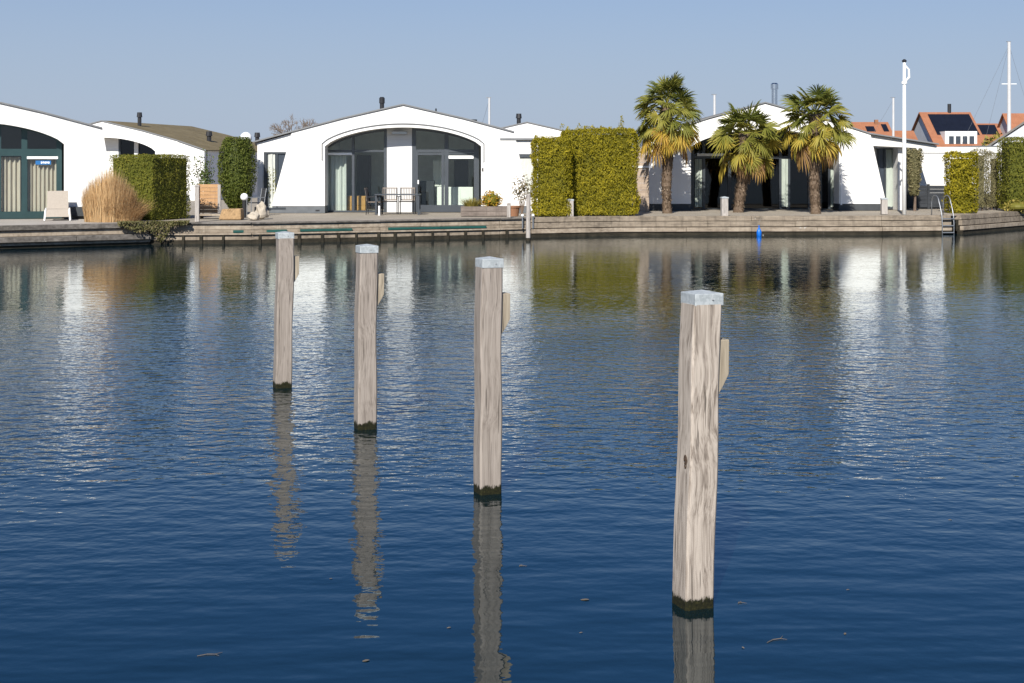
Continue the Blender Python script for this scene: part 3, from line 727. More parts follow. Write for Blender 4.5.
st = h1.slab('sticker', 'blue_sticker', 35.6, 51, 160.6, 164.6, d - .012, .008)
m = MB()
(a, zt), (b, zb) = h1.loc(41, 161.6, d), h1.loc(50, 163.6, d)
for k in range(5): m.box(a + (b - a) * k / 5, a + (b - a) * (k + .72) / 5, d - .018, d - .0125, zb + .01 * (k % 2), zt)
m.build('sticker_lettering', M['white_plastic'], st)
h1.slab('step', 'plinth_dark', 66, 84, 207, 216, -.18, .2)

# --- palm bungalow
h3 = Bungalow('white bungalow behind the three palms with dark glass front and chrome flue', 765, 55.3, apex=4.2, lfoot=4.9, rfoot=4.78, plinth='plinth_dark', right_to=6.75, left_to=-4.12, rz=2.58, body_r=5.5)
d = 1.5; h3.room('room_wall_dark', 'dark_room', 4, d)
f3 = h3.bars([(690, 694, 150, 211), (702.5, 705, 140, 211), (728, 731, 120, 211), (779, 781.5, 120, 211), (788, 790, 120, 211), (808, 811, 120, 211), (828, 830.5, 138, 211), (838, 841, 145, 211), (688, 842, 156, 158.5), (688, 842, 208.5, 211)], d, 'anthracite', 'sliding_door')
h3.arch_head(690, 841, d, 'anthracite', f3, .1); h3.arch_pane(690, 841, d + .03, 'dark_glass', f3)
h3.slab('roller_blind', 'white_plastic', 697, 726, 153.5, 156, d - .1, .06)
for x0, x1 in ((695, 702), (781.5, 788), (830.5, 838)): h3.curtain(x0, x1, 159, 207, d - .06, 'mint_curtain', 3, .02)
h3.flue(774.5, 83, 104, 3.0, .12, 'steel')
h3.slab('downpipe', 'white_paint', 840.6, 842.2, 160, 205, -.05, .045)
wy = h3.REC + .35
a, b = 4.0, 5.9
m = MB(); m.prism([(a, .24), (5.52, .24), (5.52, 2.50), (a, 2.50)], wy, wy + .2); m.build('wing_wall', M['white_plaster'], h3.t)
m = MB(); m.prism([(4.12, 2.52), (6.7, 2.40), (6.72, 2.53), (4.12, 2.96)], .12, .34); m.build('fascia', M['cream_plaster'], h3.t)
m = MB(); m.box(4.1, 5.9, .34, wy, 2.44, 2.50); m.build('soffit', M['grey_plaster'], h3.t)
wf = h3.bars([(877, 879.5, 146, 208), (884, 885.8, 146, 208), (895, 897.5, 146, 209), (876, 897.5, 147, 149), (876, 897.5, 206.5, 209)], wy - .04, 'anthracite', 'window_frame')
h3.slab('pane', 'dark_window', 877, 897, 148, 208, wy - .02, .018, wf)
h3.curtain(886, 895, 149.5, 207, wy - .06, 'mint_curtain', 3, .008)
h3.slab('wing_plinth', 'plinth_dark', 876, 906.5, 202, 211, wy - .025, .03)
m = MB(); m.box(-4.4, -3.98, h3.REC, h3.REC + .25, 0, 2.8); m.build('wing_wall', M['white_plaster'], h3.t)

# --- bungalow behind on the left with mossy roof, bungalow behind in the middle
h4 = Bungalow('white bungalow with brown mossy roof and vent pipes, behind the left hedge', 102, 71.8, yaw=R(-11), roof='mossy_shingles', right_to=5.6, rz=2.5, left_to=-4.12)
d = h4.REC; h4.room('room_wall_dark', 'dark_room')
xa, xb, xc, xd, xe = (h4.loc(q, 150, d)[0] for q in (88, 118.5, 120.5, 134.5, 138.5)); AR = lambda x: arch(x, h4.HALF, h4.SPR, h4.APX)
m = MB(); m.prism([(-2.88, 0), (xb, 0), (xb, AR(xb) + .02), (xb - .8, AR(xb - .8) + .02), (-2.88, AR(-2.8) + .02)], d, d + .1); m.build('boarded_panel', M['white_boarding'], h4.t)
f4 = box_part('window_frame', M['frame_grey'], h4.t, xb, xc, d, d + .1, 0, 3.15)
m = MB(); m.prism([(xc, 0), (2.85, 0), (2.85, 2.5), (xe, AR(xe)), (xc, 3.16)], d + .04, d + .05); m.build('pane', M['dark_glass'], f4)
box_part('boarded_strip', M['white_boarding'], h4.t, xd, xe, d - .03, d + .02, 0, AR(xe))
m = MB(); m.prism([(3.9, 0), (5.48, 0), (5.48, 2.50), (4.1, 2.955), (3.9, 2.98)], .03, .25); m.build('wing_wall', M['white_plaster'], h4.t)
def pipe(h, x, y, z0, z1, r, mat='black_metal'):
    m = MB(); m.tube([(x, y, z0), (x, y, z1 - .2)], r, 10); m.tube([(x, y, z1 - .25), (x, y, z1)], [r * 1.45, r * 1.2], 10); m.build('flue', M[mat], h.t)
pipe(h4, .98, 2.2, 3.5, 4.5, .10); pipe(h4, 4.05, 4.0, 2.8, 3.55, .12); pipe(h4, 4.6, 9.5, 2.8, 3.6, .12)
h5 = Bungalow('white bungalow gable with grey roof peeping over the tall hedge behind', 527, 74, right_to=5.5, left_to=-5.5, depth=10)
m = MB(); m.box(-5.3, 5.3, 1.0, 1.2, 0, 2.6); m.build('front_wall', M['white_plaster'], h5.t)
pipe(h5, -.42, 1.6, 3.7, 4.5, .11)

# --- white annex, dark fence and far right house
Y = 58.6
t = thing('annex', 'long low white flat roofed annex behind the thuja and grey shrubs', 'annex', (wx(960, Y), Y, DECK))
x0, x1 = wx(908, Y) - wx(960, Y), wx(1007, Y) - wx(960, Y); zt = wz(147, Y) - DECK; zc = wz(153, Y) - DECK
box_part('wall', M['white_plaster'], t, x0, x1, 0, 4, .55, zc); box_part('parapet', M['white_plaster'], t, x0 - .02, x1 + .02, -.05, 4.02, zc + .012, zt)
box_part('coping', M['roof_edge'], t, x0 + 2.6, x1 + .06, -.07, 4.06, zt, zt + .05); box_part('plinth', M['plinth_dark'], t, x0, x1, -.02, 4, 0, .545)
Y = 57.4
t = thing('fence', 'low dark grey board fence in front of the white annex', 'fence', (wx(908, Y), Y, DECK)); n = 6; wdt = wx(948, Y) - wx(908, Y)
for i in range(2):
    m = MB()
    for k in range(6): m.box(wdt * (i / 2) + .06, wdt * ((i + 1) / 2) - .03, -.02, .02, .06 + k * .148, .06 + k * .148 + .14)
    m.build('panel', M['fence_grey'], t)
for i in range(3): box_part('post', M['fence_grey'], t, wdt * i / 2 - .03, wdt * i / 2 + .055, -.05, .05, 0, 1.0)

def gable_house(label, X0, X1, Yn, Yf, zr, ze, wallm, roofm, name='house', over=.25, cat='house', ridge_off=0):
    """ridge runs left-right; gable end walls at X0 and X1"""
    Ym = (Yn + Yf) / 2; t = thing(name, label, cat, (X0, Yn, DECK)); w = X1 - X0; dp = Yf - Yn; ym = Ym - Yn; zr -= DECK; ze -= DECK
    m = MB(); vs = [(x, y, z) for x in (0, w) for y, z in ((0, 0), (dp, 0), (dp, ze), (ym, zr), (0, ze))]
    m.add(vs, [(0, 4, 3, 2, 1), (5, 6, 7, 8, 9), (0, 5, 9, 4), (1, 2, 7, 6)]); m.build('wall', M[wallm], t)
    m = MB(); sl = (zr - ze) / ym; o = over
    for s in (0, 1):
        ya, yb = (-o, ym) if s == 0 else (ym, dp + o); za, zb = (ze - o * sl + .12, zr + .12) if s == 0 else (zr + .12, ze - o * sl + .12)
        vs = [(x, y, z) for x in (-o, w + o) for y, z in ((ya, za), (yb, zb), (yb, zb - .14), (ya, za - .14))]
        m.add(vs, [(0, 3, 2, 1), (4, 5, 6, 7), (0, 4, 7, 3), (1, 2, 6, 5), (0, 1, 5, 4), (3, 7, 6, 2)])
    rf = m.build('roof', M[roofm], t); return t, rf, sl, ym, zr, ze
def roof_panel(parent, name, mat, x0, x1, u0, u1, sl, ym, zr, th=.05, mb=None):
    """flat panel lying on the near roof slope, u = distance from the ridge in plan"""
    m = mb or MB(); z = lambda u: zr + .13 - u * sl
    vs = [(x0, ym - u0, z(u0)), (x1, ym - u0, z(u0)), (x1, ym - u1, z(u1)), (x0, ym - u1, z(u1))]; vs += [(x, y, zz + th) for x, y, zz in vs]
    m.add(vs, [(0, 1, 2, 3), (7, 6, 5, 4), (0, 4, 5, 1), (1, 5, 6, 2), (2, 6, 7, 3), (3, 7, 4, 0)])
    if mb is None: m.build(name, M[mat], parent)
X0 = wx(938, 146)
t, rf, sl, ym, zr, ze = gable_house('orange tiled house with solar panels and a white dormer, far right behind the annex', X0, X0 + 5.0, 146, 158, 7.95, 4.1, 'grey_plaster', 'orange_tiles')
for r_ in range(2):
    for k in range(3): roof_panel(rf, 'solar_panel', 'solar_glass', .55 + k * 1.47, .55 + k * 1.47 + 1.465, .45 + r_ * 1.75, .45 + r_ * 1.75 + 1.745, sl, ym, zr)
m = MB(); m.tube([(3.0, ym, zr), (3.0, ym, zr + 1.0)], .2, 8); m.build('chimney', M['black_metal'], rf)
dm = MB().box(.9, 4.2, .6, 3.2, ze - DECK + .2, 5.25 - .0).build('dormer', M['white_paint'], rf)
for k in range(4): box_part('window', M['dark_window'], dm, 1.3 + k * .7, 1.3 + k * .7 + .5, .56, .62, ze - DECK + .5, 4.75)
t, rf, sl, ym, zr, ze = gable_house('lower orange tiled house with solar panels next to the taller solar house', X0 + 5.3, X0 + 8.0, 147.5, 157, 6.75, 3.4, 'grey_plaster', 'orange_tiles')
for k in range(2): roof_panel(rf, 'solar_panel', 'solar_glass', .1 + k * 1.22, .1 + k * 1.22 + 1.215, .3, 1.75, sl, ym, zr)
t, rf, sl, ym, zr, ze = gable_house('orange tiled house with pale gable cut by the right edge of the photo', wx(1018, 146), wx(1018, 146) + 7, 146, 154, 7.75, 4.3, 'grey_plaster', 'orange_tiles')
roof_panel(rf, 'skylight', 'white_paint', .8, 1.6, 1.6, 2.4, sl, ym, zr)
t, rf, sl, ym, zr, ze = gable_house('orange tiled house with skylights and chimney behind the palm bungalow', wx(864, 146), wx(897, 146), 146, 155, 6.85, 4.2, 'grey_plaster', 'orange_tiles')
roof_panel(rf, 'skylight', 'solar_glass', 1.0, 1.9, .9, 1.8, sl, ym, zr); roof_panel(rf, 'skylight', 'solar_glass', 2.75, 3.3, .5, 1.8, sl, ym, zr)
m = MB(); m.box(2.15, 2.5, ym - .5, ym - .1, zr - .4, zr + .35); m.build('chimney', M['terracotta'], rf)
gable_house('small orange tiled roof low between flagpole and solar panelled house', wx(905, 147), wx(922, 147), 147, 155, 5.95, 3.5, 'grey_plaster', 'orange_tiles')
# white gable house at the right edge
Y = 66; t = thing('white_house', 'white house with grey sloping roof edge at the right frame edge behind the hedge', 'house', (wx(1062, Y), Y, DECK), R(-24))
ev = (wx(986, Y) - wx(1062, Y), wz(152, Y) - DECK); apx = (0, wz(99, Y) - DECK)
MB().prism([(ev[0], 0), (-ev[0], 0), (-ev[0], ev[1]), apx, ev], 0, 9).build('wall', M['grey_plaster'], t)
rp = [(ev[0] - .15, ev[1] - .06), apx, (-ev[0] + .15, ev[1] - .06)]
MB().prism([(x, z + .01) for x, z in rp] + [(x, z + .12) for x, z in rp][::-1], -.12, 9.1).build('roof', M['roof_felt'], t)

# ------------------------------------------------------------------ palms
def palm(label, px, Y, top, crown_r, n_fans, attach, lean=(0, 0), tr=.27, seed=1, zdrop=1.3, yellow=.5):
    random.seed(seed); X = wx(px, Y); t = thing('palm_tree', label, 'palm tree', (X, Y, DECK), 0, 'fan palms on the quay')
    zt = top - zdrop                                   # growing point
    P = lambda z: Vector((lean[0] * z / zt + .03 * math.sin(z * 2 + seed), lean[1] * z / zt, z))
    # trunk: shaggy fibre with stubs of old stalks
    m = MB(); zs = np.linspace(-.05, zt, 40)
    m.tube([P(z) for z in zs], [tr * (.80 + .32 * min(1, max(0, z) / zt) + (.16 * math.exp(-max(z, 0) / .12))) * random.uniform(.88, 1.1) * .86 for z in zs], 14, .4)
    for i in range(900):
        z = random.uniform(.02, zt - .1); a = random.uniform(0, 2 * PI); r = tr * (.72 + .30 * z / zt)
        p = P(z) + Vector((math.cos(a), math.sin(a), 0)) * r; o = Vector((math.cos(a), math.sin(a), 0)); sd_ = Vector((-math.sin(a), math.cos(a), 0))
        ln = random.uniform(.05, .13); w = random.uniform(.012, .035); up = random.choice((1, 1, -1))
        q = p + o * ln * random.uniform(.25, .6) + Vector((0, 0, up * ln)) + sd_ * random.uniform(-.03, .03)
        m.add([p - sd_ * w - o * .03, p + sd_ * w - o * .03, q + sd_ * w * .4, q - sd_ * w * .4], [(0, 1, 2, 3)], min(1, max(0, random.gauss(.5, .25))))
    m.build('trunk', M['fibre'], t)
    green, old = MB(), MB(); GA = 2.39996
    for i in range(n_fans):
        u = (i + .5) / n_fans                                    # 0 young (top) .. 1 oldest (bottom)
        a = i * GA + random.uniform(-.25, .25); el = math.asin(max(-.60, min(.97, 1.0 - 1.66 * u))) + R(random.uniform(-9, 9))
        base = P(zt - attach * u + .05); Lp = crown_r * (.47 + .13 * min(1, u * 2)) * random.uniform(.85, 1.12); dr = crown_r * (.02 + .13 * u)
        dirv = Vector((math.cos(a) * math.cos(el), math.sin(a) * math.cos(el), math.sin(el)))
        pts = [base + dirv * Lp * s - Vector((0, 0, dr * s * s)) for s in (0, .35, .7, 1)]
        tint0 = .30 + .26 * u + random.gauss(0, .09)
        if u > 1 - yellow * .55: tint0 = random.choice((.5, .62, .7, .76, .8, .66))
        if u > .93: tint0 = random.choice((.82, .9, .95, 1.0))
        tgt = old if u > .72 else green
        tgt.tube(pts, [.022, .016, .013, .011], 5, min(.62, tint0 + .12))
        hub = pts[-1]; f = (pts[-1] - pts[-2]).normalized(); side = f.cross(Vector((0, 0, 1)))
        side = side.normalized() if side.length > .05 else Vector((math.sin(a), -math.cos(a), 0)); nrm = side.cross(f).normalized()
        roll = R(random.uniform(-48, 48)); side = (side * math.cos(roll) + nrm * math.sin(roll)).normalized(); nrm = side.cross(f).normalized()
        tilt = R(random.uniform(-20, 20)) - R(10 + 26 * u); f2 = (f * math.cos(tilt) + nrm * math.sin(tilt)).normalized(); nrm2 = side.cross(f2).normalized()
        rad = crown_r * random.uniform(.36, .50); K = 13; droop = .05 + .26 * u ** 1.5 + random.uniform(0, .16)
        if u > .93: droop += .5
        for k in range(-K, K + 1):
            if random.random() < .05: continue
            th = R(k * 8.6 + random.uniform(-3, 3)); ln = rad * (1 - .22 * abs(k) / K) * random.uniform(.88, 1.06)
            d0 = f2 * math.cos(th) + side * math.sin(th); up0 = nrm2 * (.10 * math.cos(th * 1.3) + random.uniform(-.05, .05))
            p1 = hub + (d0 + up0) * ln * .34; p2 = hub + (d0 + up0 * .7) * ln * .7 - Vector((0, 0, ln * droop * .22)); p3 = hub + d0 * ln * (1 - droop * .25) - Vector((0, 0, ln * droop * .62))
            wd = (nrm2.cross(d0)).normalized() + nrm2 * (.7 if k % 2 else -.7); wd.normalize(); w = .019 * rad / .6 + .003
            tt = min(1, max(0, tint0 + random.gauss(0, .045) + (.0 if u < .5 else .06 * abs(k) / K)))
            tgt.add([hub - wd * .004, hub + wd * .004, p1 + wd * w, p2 + wd * w * .85, p3, p2 - wd * w * .85, p1 - wd * w], [(0, 1, 2, 6), (6, 2, 3, 5), (5, 3, 4)], tt)
    green.build('crown', M['palm_leaf'], t); old.build('dead_frond_skirt', M['palm_leaf'], t)
    return t
palm('tallest shaggy fan palm with drooping brown skirt, leftmost of the three palms', 667, 52.4, 5.28, 1.42, 78, .95, (.02, 0), .23, 3, zdrop=1.22, yellow=.42)
palm('shortest fan palm with orange lower fronds and leaning trunk, middle of the three', 739, 53.4, 4.20, 1.52, 56, .42, (.28, 0), .25, 11, zdrop=1.25, yellow=.6)
palm('medium tall fan palm with bushy round crown, rightmost of the three palms', 815, 51.9, 4.97, 1.50, 68, .6, (.0, 0), .24, 21, zdrop=1.34, yellow=.4)
random.seed(99)

# ------------------------------------------------------------------ hedges, shrubs and grasses
def plant(name, label, cat, X, Y, rz=0, group=None): return thing(name, label, cat, (X, Y, DECK), rz, group)
def stems(t, pts, h, r=.03):
    for x, y in pts: MB().tube([(x, y, -.02), (x + random.uniform(-.03, .03), y, h * .5), (x + random.uniform(-.05, .05), y, h)], [r, r * .8, r * .5], 7).build('trunk', M['brown_bark'], t)
# tall golden hedge in the middle
X = wx(584, 49.5); t = plant('hedge', 'tall clipped yellow green hedge with loose tips, between bungalow and palms', 'hedge', X, 49.4)
m = MB(); xa, xb, xc = wx(533.5, 48.6) - X, wx(568, 48.6) - X, wx(636.5, 50) - X
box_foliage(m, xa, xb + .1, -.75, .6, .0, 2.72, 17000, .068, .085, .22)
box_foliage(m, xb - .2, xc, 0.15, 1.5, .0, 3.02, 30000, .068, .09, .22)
wisps(m, [(xb - .15 + (xc - xb) * k / 9 + random.uniform(-.1, .1), random.uniform(.3, 1.0), 3.0) for k in range(10)], .10, .30, 34, .06)
wisps(m, [(xc - .55, .5, 3.05), (xc - .5, .6, 3.1)], .4, .5, 60, .055)
m.build('foliage', M['golden_thuja'], t); stems(t, [(xa + .5, 0), (0, .8), (1.0, .8)], 1.2, .05)
# left hedge, corner towards the water
t = plant('hedge', 'square clipped green hedge with a flat top, beside the dry grass clump', 'hedge', wx(153.5, 45.4), 45.4, R(68))
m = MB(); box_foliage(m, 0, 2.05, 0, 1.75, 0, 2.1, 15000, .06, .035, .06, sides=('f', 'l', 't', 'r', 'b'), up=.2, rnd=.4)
m.build('foliage', M['olive_thuja'], t); stems(t, [(.5, .5), (1.2, 1.2)], 1.0, .05)
# round conifer
t = plant('conifer', 'dark green rounded conifer clipped to an egg shape beside the globe lamp', 'conifer', wx(237, 51.2), 51.2)
m = MB(); pf = lambda h: (max(0, 1 - (abs(h - .54) / .545) ** 2.2)) ** .5 * (.92 + .08 * h)
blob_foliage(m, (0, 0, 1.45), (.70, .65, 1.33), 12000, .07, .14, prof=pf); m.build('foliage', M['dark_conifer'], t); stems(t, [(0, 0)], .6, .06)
# climber at the wing window of the middle bungalow
t = plant('shrub', 'green shrub below the side window of the middle bungalow', 'shrub', wx(271.5, 52.57), 52.57)
m = MB(); blob_foliage(m, (0.02, 0, .85), (.30, .14, .85), 2600, .07, .25, core=False, prof=lambda h: .55 + .45 * math.sin(h * 2.4)); m.build('foliage', M['olive_thuja'], t); stems(t, [(0, 0)], .5)
# dry grass clump
t = plant('dry_grass_clump', 'big straw coloured clump of dry ornamental grass on the left terrace', 'grass clump', wx(109, 44.6), 44.6)
m = MB(); blades(m, (0, 0, 0), 5200, .74, 1.76, .12, .014, (.6, .2), 5, .30, .40); blades(m, (0, 0, 0), 420, .7, 1.98, .22, .016, (.75, .15), 5, .35, .35); m.build('upright_blades', M['straw_grass'], t)['kind'] = 'stuff'
m = MB(); blades(m, (.5, -.1, 0), 1300, .5, .95, .55, .013, (.42, .2), 5, .9); m.build('fallen_blades', M['straw_grass'], t)['kind'] = 'stuff'
# right hand thuja and grey shrubs
t = plant('thuja', 'yellow green column thuja standing right beside the ladder', 'thuja', wx(961, 52.6), 52.6)
m = MB(); w = 14.0 / F * 52.6; box_foliage(m, -w, w, -.45, .45, 0, 2.2, 7500, .085, .10, .25); m.build('foliage', M['golden_thuja'], t); stems(t, [(0, 0)], .8, .05)
for px, hw, y0, Y, mat, lab in ((980, 8.5, 150, 55.5, 'greygreen_shrub', 'dull green clipped column shrub next to the yellow thuja'), (994.5, 8.5, 153, 56.3, 'greygreen_shrub', 'grey green loose column shrub, middle one of three dull columns'), (1006, 6.5, 154, 57, 'brown_shrub', 'brownish column shrub just left of the right edge hedge')):
    t = plant('column_shrub', lab, 'shrub', wx(px, Y), Y, 0, 'dull column shrubs on the right quay'); w = hw / F * Y; m = MB(); h = wz(y0, Y) - DECK
    box_foliage(m, -w, w, -w, w, .12, h, 4200, .065, .11, .25, up=.8, asp=3); m.build('foliage', M[mat], t); stems(t, [(-.1, 0), (.1, .05)], .8, .035)
t = plant('hedge', 'tall clipped green hedge cut off by the right frame edge', 'hedge', wx(1009, 54.2), 54.4)
m = MB(); box_foliage(m, 0, 2.2, 0, 1.2, 0.05, wz(138, 54.4) - DECK, 9000, .08, .07, .14); m.build('foliage', M['olive_thuja'], t); stems(t, [(.5, .5), (1.5, .5)], 1, .05)
t = plant('ground_shrub', 'low yellow green plants at the foot of the right edge hedge', 'shrub', wx(1016, 54), 53.9)
m = MB(); blob_foliage(m, (0, 0, .18), (.5, .25, .25), 500, .09, .3); m.build('foliage', M['yellow_grass'], t)
for px, py, r, lab in ((1001, 208, .16, 'round pale stone below the brownish column shrub'), (987, 209.5, .10, 'small pale stone below the grey green columns')):
    Y = ground_y(py); m = MB(); m.ball((0, 0, r * .7), r, 12, 8, None, .8); o = m.build('stone', M['pale_stone'], None, True); o.location = (wx(px, Y), Y, DECK); tag(o, lab, 'stone')
t = plant('tapered_shrub', 'greyish shrub narrowing downwards between flagpole and white annex', 'shrub', wx(914, 54.9), 54.9)
m = MB(); blob_foliage(m, (0, 0, 1.5), (.36, .3, .90), 2100, .085, .25, prof=lambda h: .45 + .6 * h if h < .9 else .9); m.build('foliage', M['greygreen_shrub'], t); stems(t, [(0, 0), (.05, 0)], 1.0, .035)
t = plant('far_bush', 'yellow green bush at the foot of the pale gable, far right', 'bush', wx(1000, 120), 120)
m = MB(); blob_foliage(m, (0, 0, 2.1), (2.4, 1.5, 2.2), 1200, .4, .25); m.build('foliage', M['yellow_grass'], t); stems(t, [(0, 0)], 1.5, .1)
# planter with two shrubs
Y = 49.3; t = thing('planter', 'long low weathered wooden planter box on the middle terrace', 'planter', (wx(486, Y), Y, DECK)); w = 24.5 / F * Y
m = MB(); 
for k in range(2): m.box(-w, w, -.25, -.21, .01 + k * .17, .17 + k * .17); m.box(-w, w, .21, .25, .01 + k * .17, .17 + k * .17)
for sx in (-1, 1): m.box(sx * w - .02, sx * w + .02, -.2, .2, .01, .34)
m.build('boards', M['planter_wood'], t); box_part('soil', M['grass_tussock_soil'], t, -w + .03, w - .03, -.2, .2, .02, .29)
t = plant('grass_tuft', 'yellow grass tuft in the left end of the wooden planter', 'grass tuft', wx(471.5, Y), Y); t.location.z += .29
m = MB(); blades(m, (0, 0, 0), 420, .22, .42, .28, .014, (.55, .2), 4, .5); m.build('blades', M['yellow_grass'], t)['kind'] = 'stuff'
t = plant('shrub', 'round orange and green leaved shrub in the wooden planter', 'shrub', wx(491.5, Y), Y); t.location.z += .28
m = MB(); blob_foliage(m, (0, 0, .27), (.38, .3, .31), 750, .085, .25, shell=.5); m.build('foliage', M['autumn_shrub'], t); stems(t, [(0, 0)], .2, .02)
t = plant('small_tree', 'sparse leafed shrub beside the tall hedge and thin water post', 'shrub', wx(522, 49.8), 49.8)
m = MB(); blob_foliage(m, (0.05, 0, .95), (.42, .35, .45), 420, .085, .35, core=False, shell=.9); m.build('foliage', M['sparse_leaf'], t)
for k in range(5): MB().tube([(0, 0, 0), (.05 * (k - 2), .02, .5), (.14 * (k - 2), .05 * (k % 3 - 1), 1.15)], [.02, .014, .006], 6).build('branch', M['brown_bark'], t)
t = thing('flower_pot', 'terracotta pot of soil beneath the sparse leafed shrub', 'pot', (wx(513.5, 49.2), 49.2, DECK))
m = MB(); m.tube([(0, 0, 0), (0, 0, .3), (0, 0, .3), (0, 0, .36)], [.17, .22, .25, .25], 16); m.build('body', M['terracotta'], t); m = MB(); m.tube([(0, 0, .355), (0, 0, .363)], .21, 16); m.build('soil', M['grass_tussock_soil'], t)
# twiggy shrub beside left hedge
t = plant('young_shrub', 'thin leafy shrub with pale leaves behind the wooden screen', 'shrub', wx(203, 51.6), 51.6)
m = MB(); blob_foliage(m, (0, 0, 1.5), (.5, .3, .75), 420, .095, .3, core=False, shell=.95); blob_foliage(m, (.1, 0, 1.1), (.22, .2, .6), 500, .08, .3, core=False); m.build('foliage', M['bush_green'], t)
for k in range(4): MB().tube([(0, 0, 0), (.08 * (k - 1.5), .02, 1.0), (.22 * (k - 1.5), .05 * (k % 3 - 1), 2.15)], [.022, .015, .006], 6).build('branch', M['brown_bark'], t)
# ivy over the quay
t = plant('ivy', 'trailing ivy hanging over the quay wall below the square hedge', 'ivy', wx(157, 43.4), 43.3); m = MB()
q = 1500; u = rng.random(q); P = np.stack([(u - .5) * 2.0, rng.normal(-.05, .06, q), .06 - rng.random(q) ** 1.8 * (.10 + .5 * np.exp(-((u - .6) / .12) ** 2) + .22 * np.exp(-((u - .3) / .2) ** 2))], 1)
P[:, 1] += np.where(P[:, 0] < 0, P[:, 0] * .45, P[:, 0] * .08) - np.where(P[:, 2] < -.1, .12, .06)
m.quads(leaf_quads(P, np.tile([0, -1., .4], (q, 1)), .075), np.clip(rng.normal(.5, .25, q), 0, 1)); m.build('foliage', M['ivy_leaf'], t)
# moss fringe
# bare tree behind the middle bungalow
t = plant('bare_tree', 'leafless round headed tree rising behind the middle bungalow roof', 'tree', wx(297, 80), 80); m = MB(); cr = MB()
m.tube([(0, 0, 0), (.05, 0, 1.5), (0, 0, 3.0)], [.2, .16, .12], 8)
def grow(p, dv, ln, r, lev):
    q = p + dv * ln; cr.tube([p, (p + q) / 2 + Vector((random.uniform(-.05, .05), 0, random.uniform(-.05, .05))) * ln, q], [r, r * .85, r * .65], 4, None, False)
    if lev == 0: return
    for k in range(3 if lev > 1 else 4):
        nd = (dv + Vector((random.gauss(0, .55), random.gauss(0, .55), random.gauss(.1, .4)))).normalized(); grow(q, nd, ln * random.uniform(.62, .85), r * .62, lev - 1)
for k in range(6):
    a = k * 1.05; grow(Vector((0, 0, 2.9)), Vector((math.cos(a) * .8, math.sin(a) * .8, .75)).normalized(), .60, .05, 4)
m.build('trunk', M['twig_bark'], t); cr.build('crown', M['twig_bark'], t)

# ------------------------------------------------------------------ quay furniture
def bollard(px, y0, y1, w, label, mat='grey_post', cap=True, name='bollard'):
    Y = max(ground_y(y1), along(QUAY, px).y + .28); t = thing(name, label, 'bollard', (wx(px, Y), Y, DECK), R(random.uniform(-6, 6)), 'short posts along the quay'); h = wz(y0, Y) - DECK; hw = w / F * Y / 2
    m = MB(); m.box(-hw, hw, -hw, hw, 0, h - .05); m.build('shaft', M[mat], t, bevel=.012)
    m = MB(); m.box(-hw - .012, hw + .012, -hw - .012, hw + .012, h - .05, h - .01); m.add([(-hw, -hw, h - .01), (hw, -hw, h - .01), (hw, hw, h - .01), (-hw, hw, h - .01), (0, 0, h + .02)], [(0, 1, 4), (1, 2, 4), (2, 3, 4), (3, 0, 4)]); m.build('cap', M['galvanised' if cap else mat], t)
    return t
bollard(570.3, 199, 216.5, 6.6, 'short grey wooden bollard in front of the tall yellow green hedge')
bollard(724.3, 196.8, 216.0, 6.6, 'short grey wooden bollard between the left and middle palms')
bollard(884, 198, 214.2, 6.0, 'short grey wooden bollard at the right end of the palm bungalow')
bollard(508.8, 203, 217.5, 3.6, 'short thin pale post beside the planter and terracotta pot', cap=False)
bollard(197.2, 185, 221.8, 4.2, 'slim grey timber post left of the warm wooden screen', cap=False)
Y = 45.3; t = thing('thin_mooring_post', 'slim pale mooring post in the water before the tall hedge', 'mooring post', (wx(528.2, Y), Y, 0))
h = wz(194, Y); MB().tube([(0, 0, -.6), (0, 0, .5), (.01, 0, h - .02), (.01, 0, h)], [.075, .072, .068, .05], 12).build('shaft', M['grey_post'], t); MB().tube([(0, 0, -.3), (0, 0, .1)], .077, 12).build('wet_foot', M['quay_wet'], t)
# cleats
for px, lab in ((522.5, 'small steel mooring bracket left of the slim water post'), (533, 'small steel mooring bracket right of the slim water post')):
    p = along(QUAY, px); t = thing('mooring_bracket', lab, 'bracket', (p.x, p.y - .12, .30)); m = MB(); m.tube([(0, 0, 0), (0, 0, .42)], .025, 8); m.build('rod', M['grey_metal'], t); m = MB(); m.ball((0, 0, .44), .05); m.build('knob', M['white_plastic'], t)
# flagpole
Y = ground_y(214.5); t = thing('flagpole', 'tall white flagpole with dark finial and white pennant on the right quay', 'flagpole', (wx(904.2, Y), Y, DECK)); h = wz(62, Y) - DECK
MB().tube([(0, 0, 0), (0, 0, h * .5), (0, 0, h)], [.076, .07, .05], 14).build('pole', M['white_paint'], t, True)
m = MB(); m.tube([(0, 0, h), (0, 0, h + .05), (0, 0, h + .1)], [.08, .09, .03], 12); m.build('finial', M['black_metal'], t)
m = MB(); pts = [(.02, -.02, h - .12), (.16, -.02, h - .28), (.17, -.02, h - .55), (.02, -.02, h - .72)]; m.tube(pts, [.03, .04, .045, .02], 6); m.build('pennant', M['white_plastic'], t)
m = MB(); m.tube([(.0, -.09, 1.0), (.0, -.09, h - .1)], .008, 5); m.build('halyard', M['white_plastic'], t)
m = MB(); m.tube([(0, 0, h - .78), (0, 0, h - .70)], .1, 12); m.build('collar', M['white_plastic'], t)
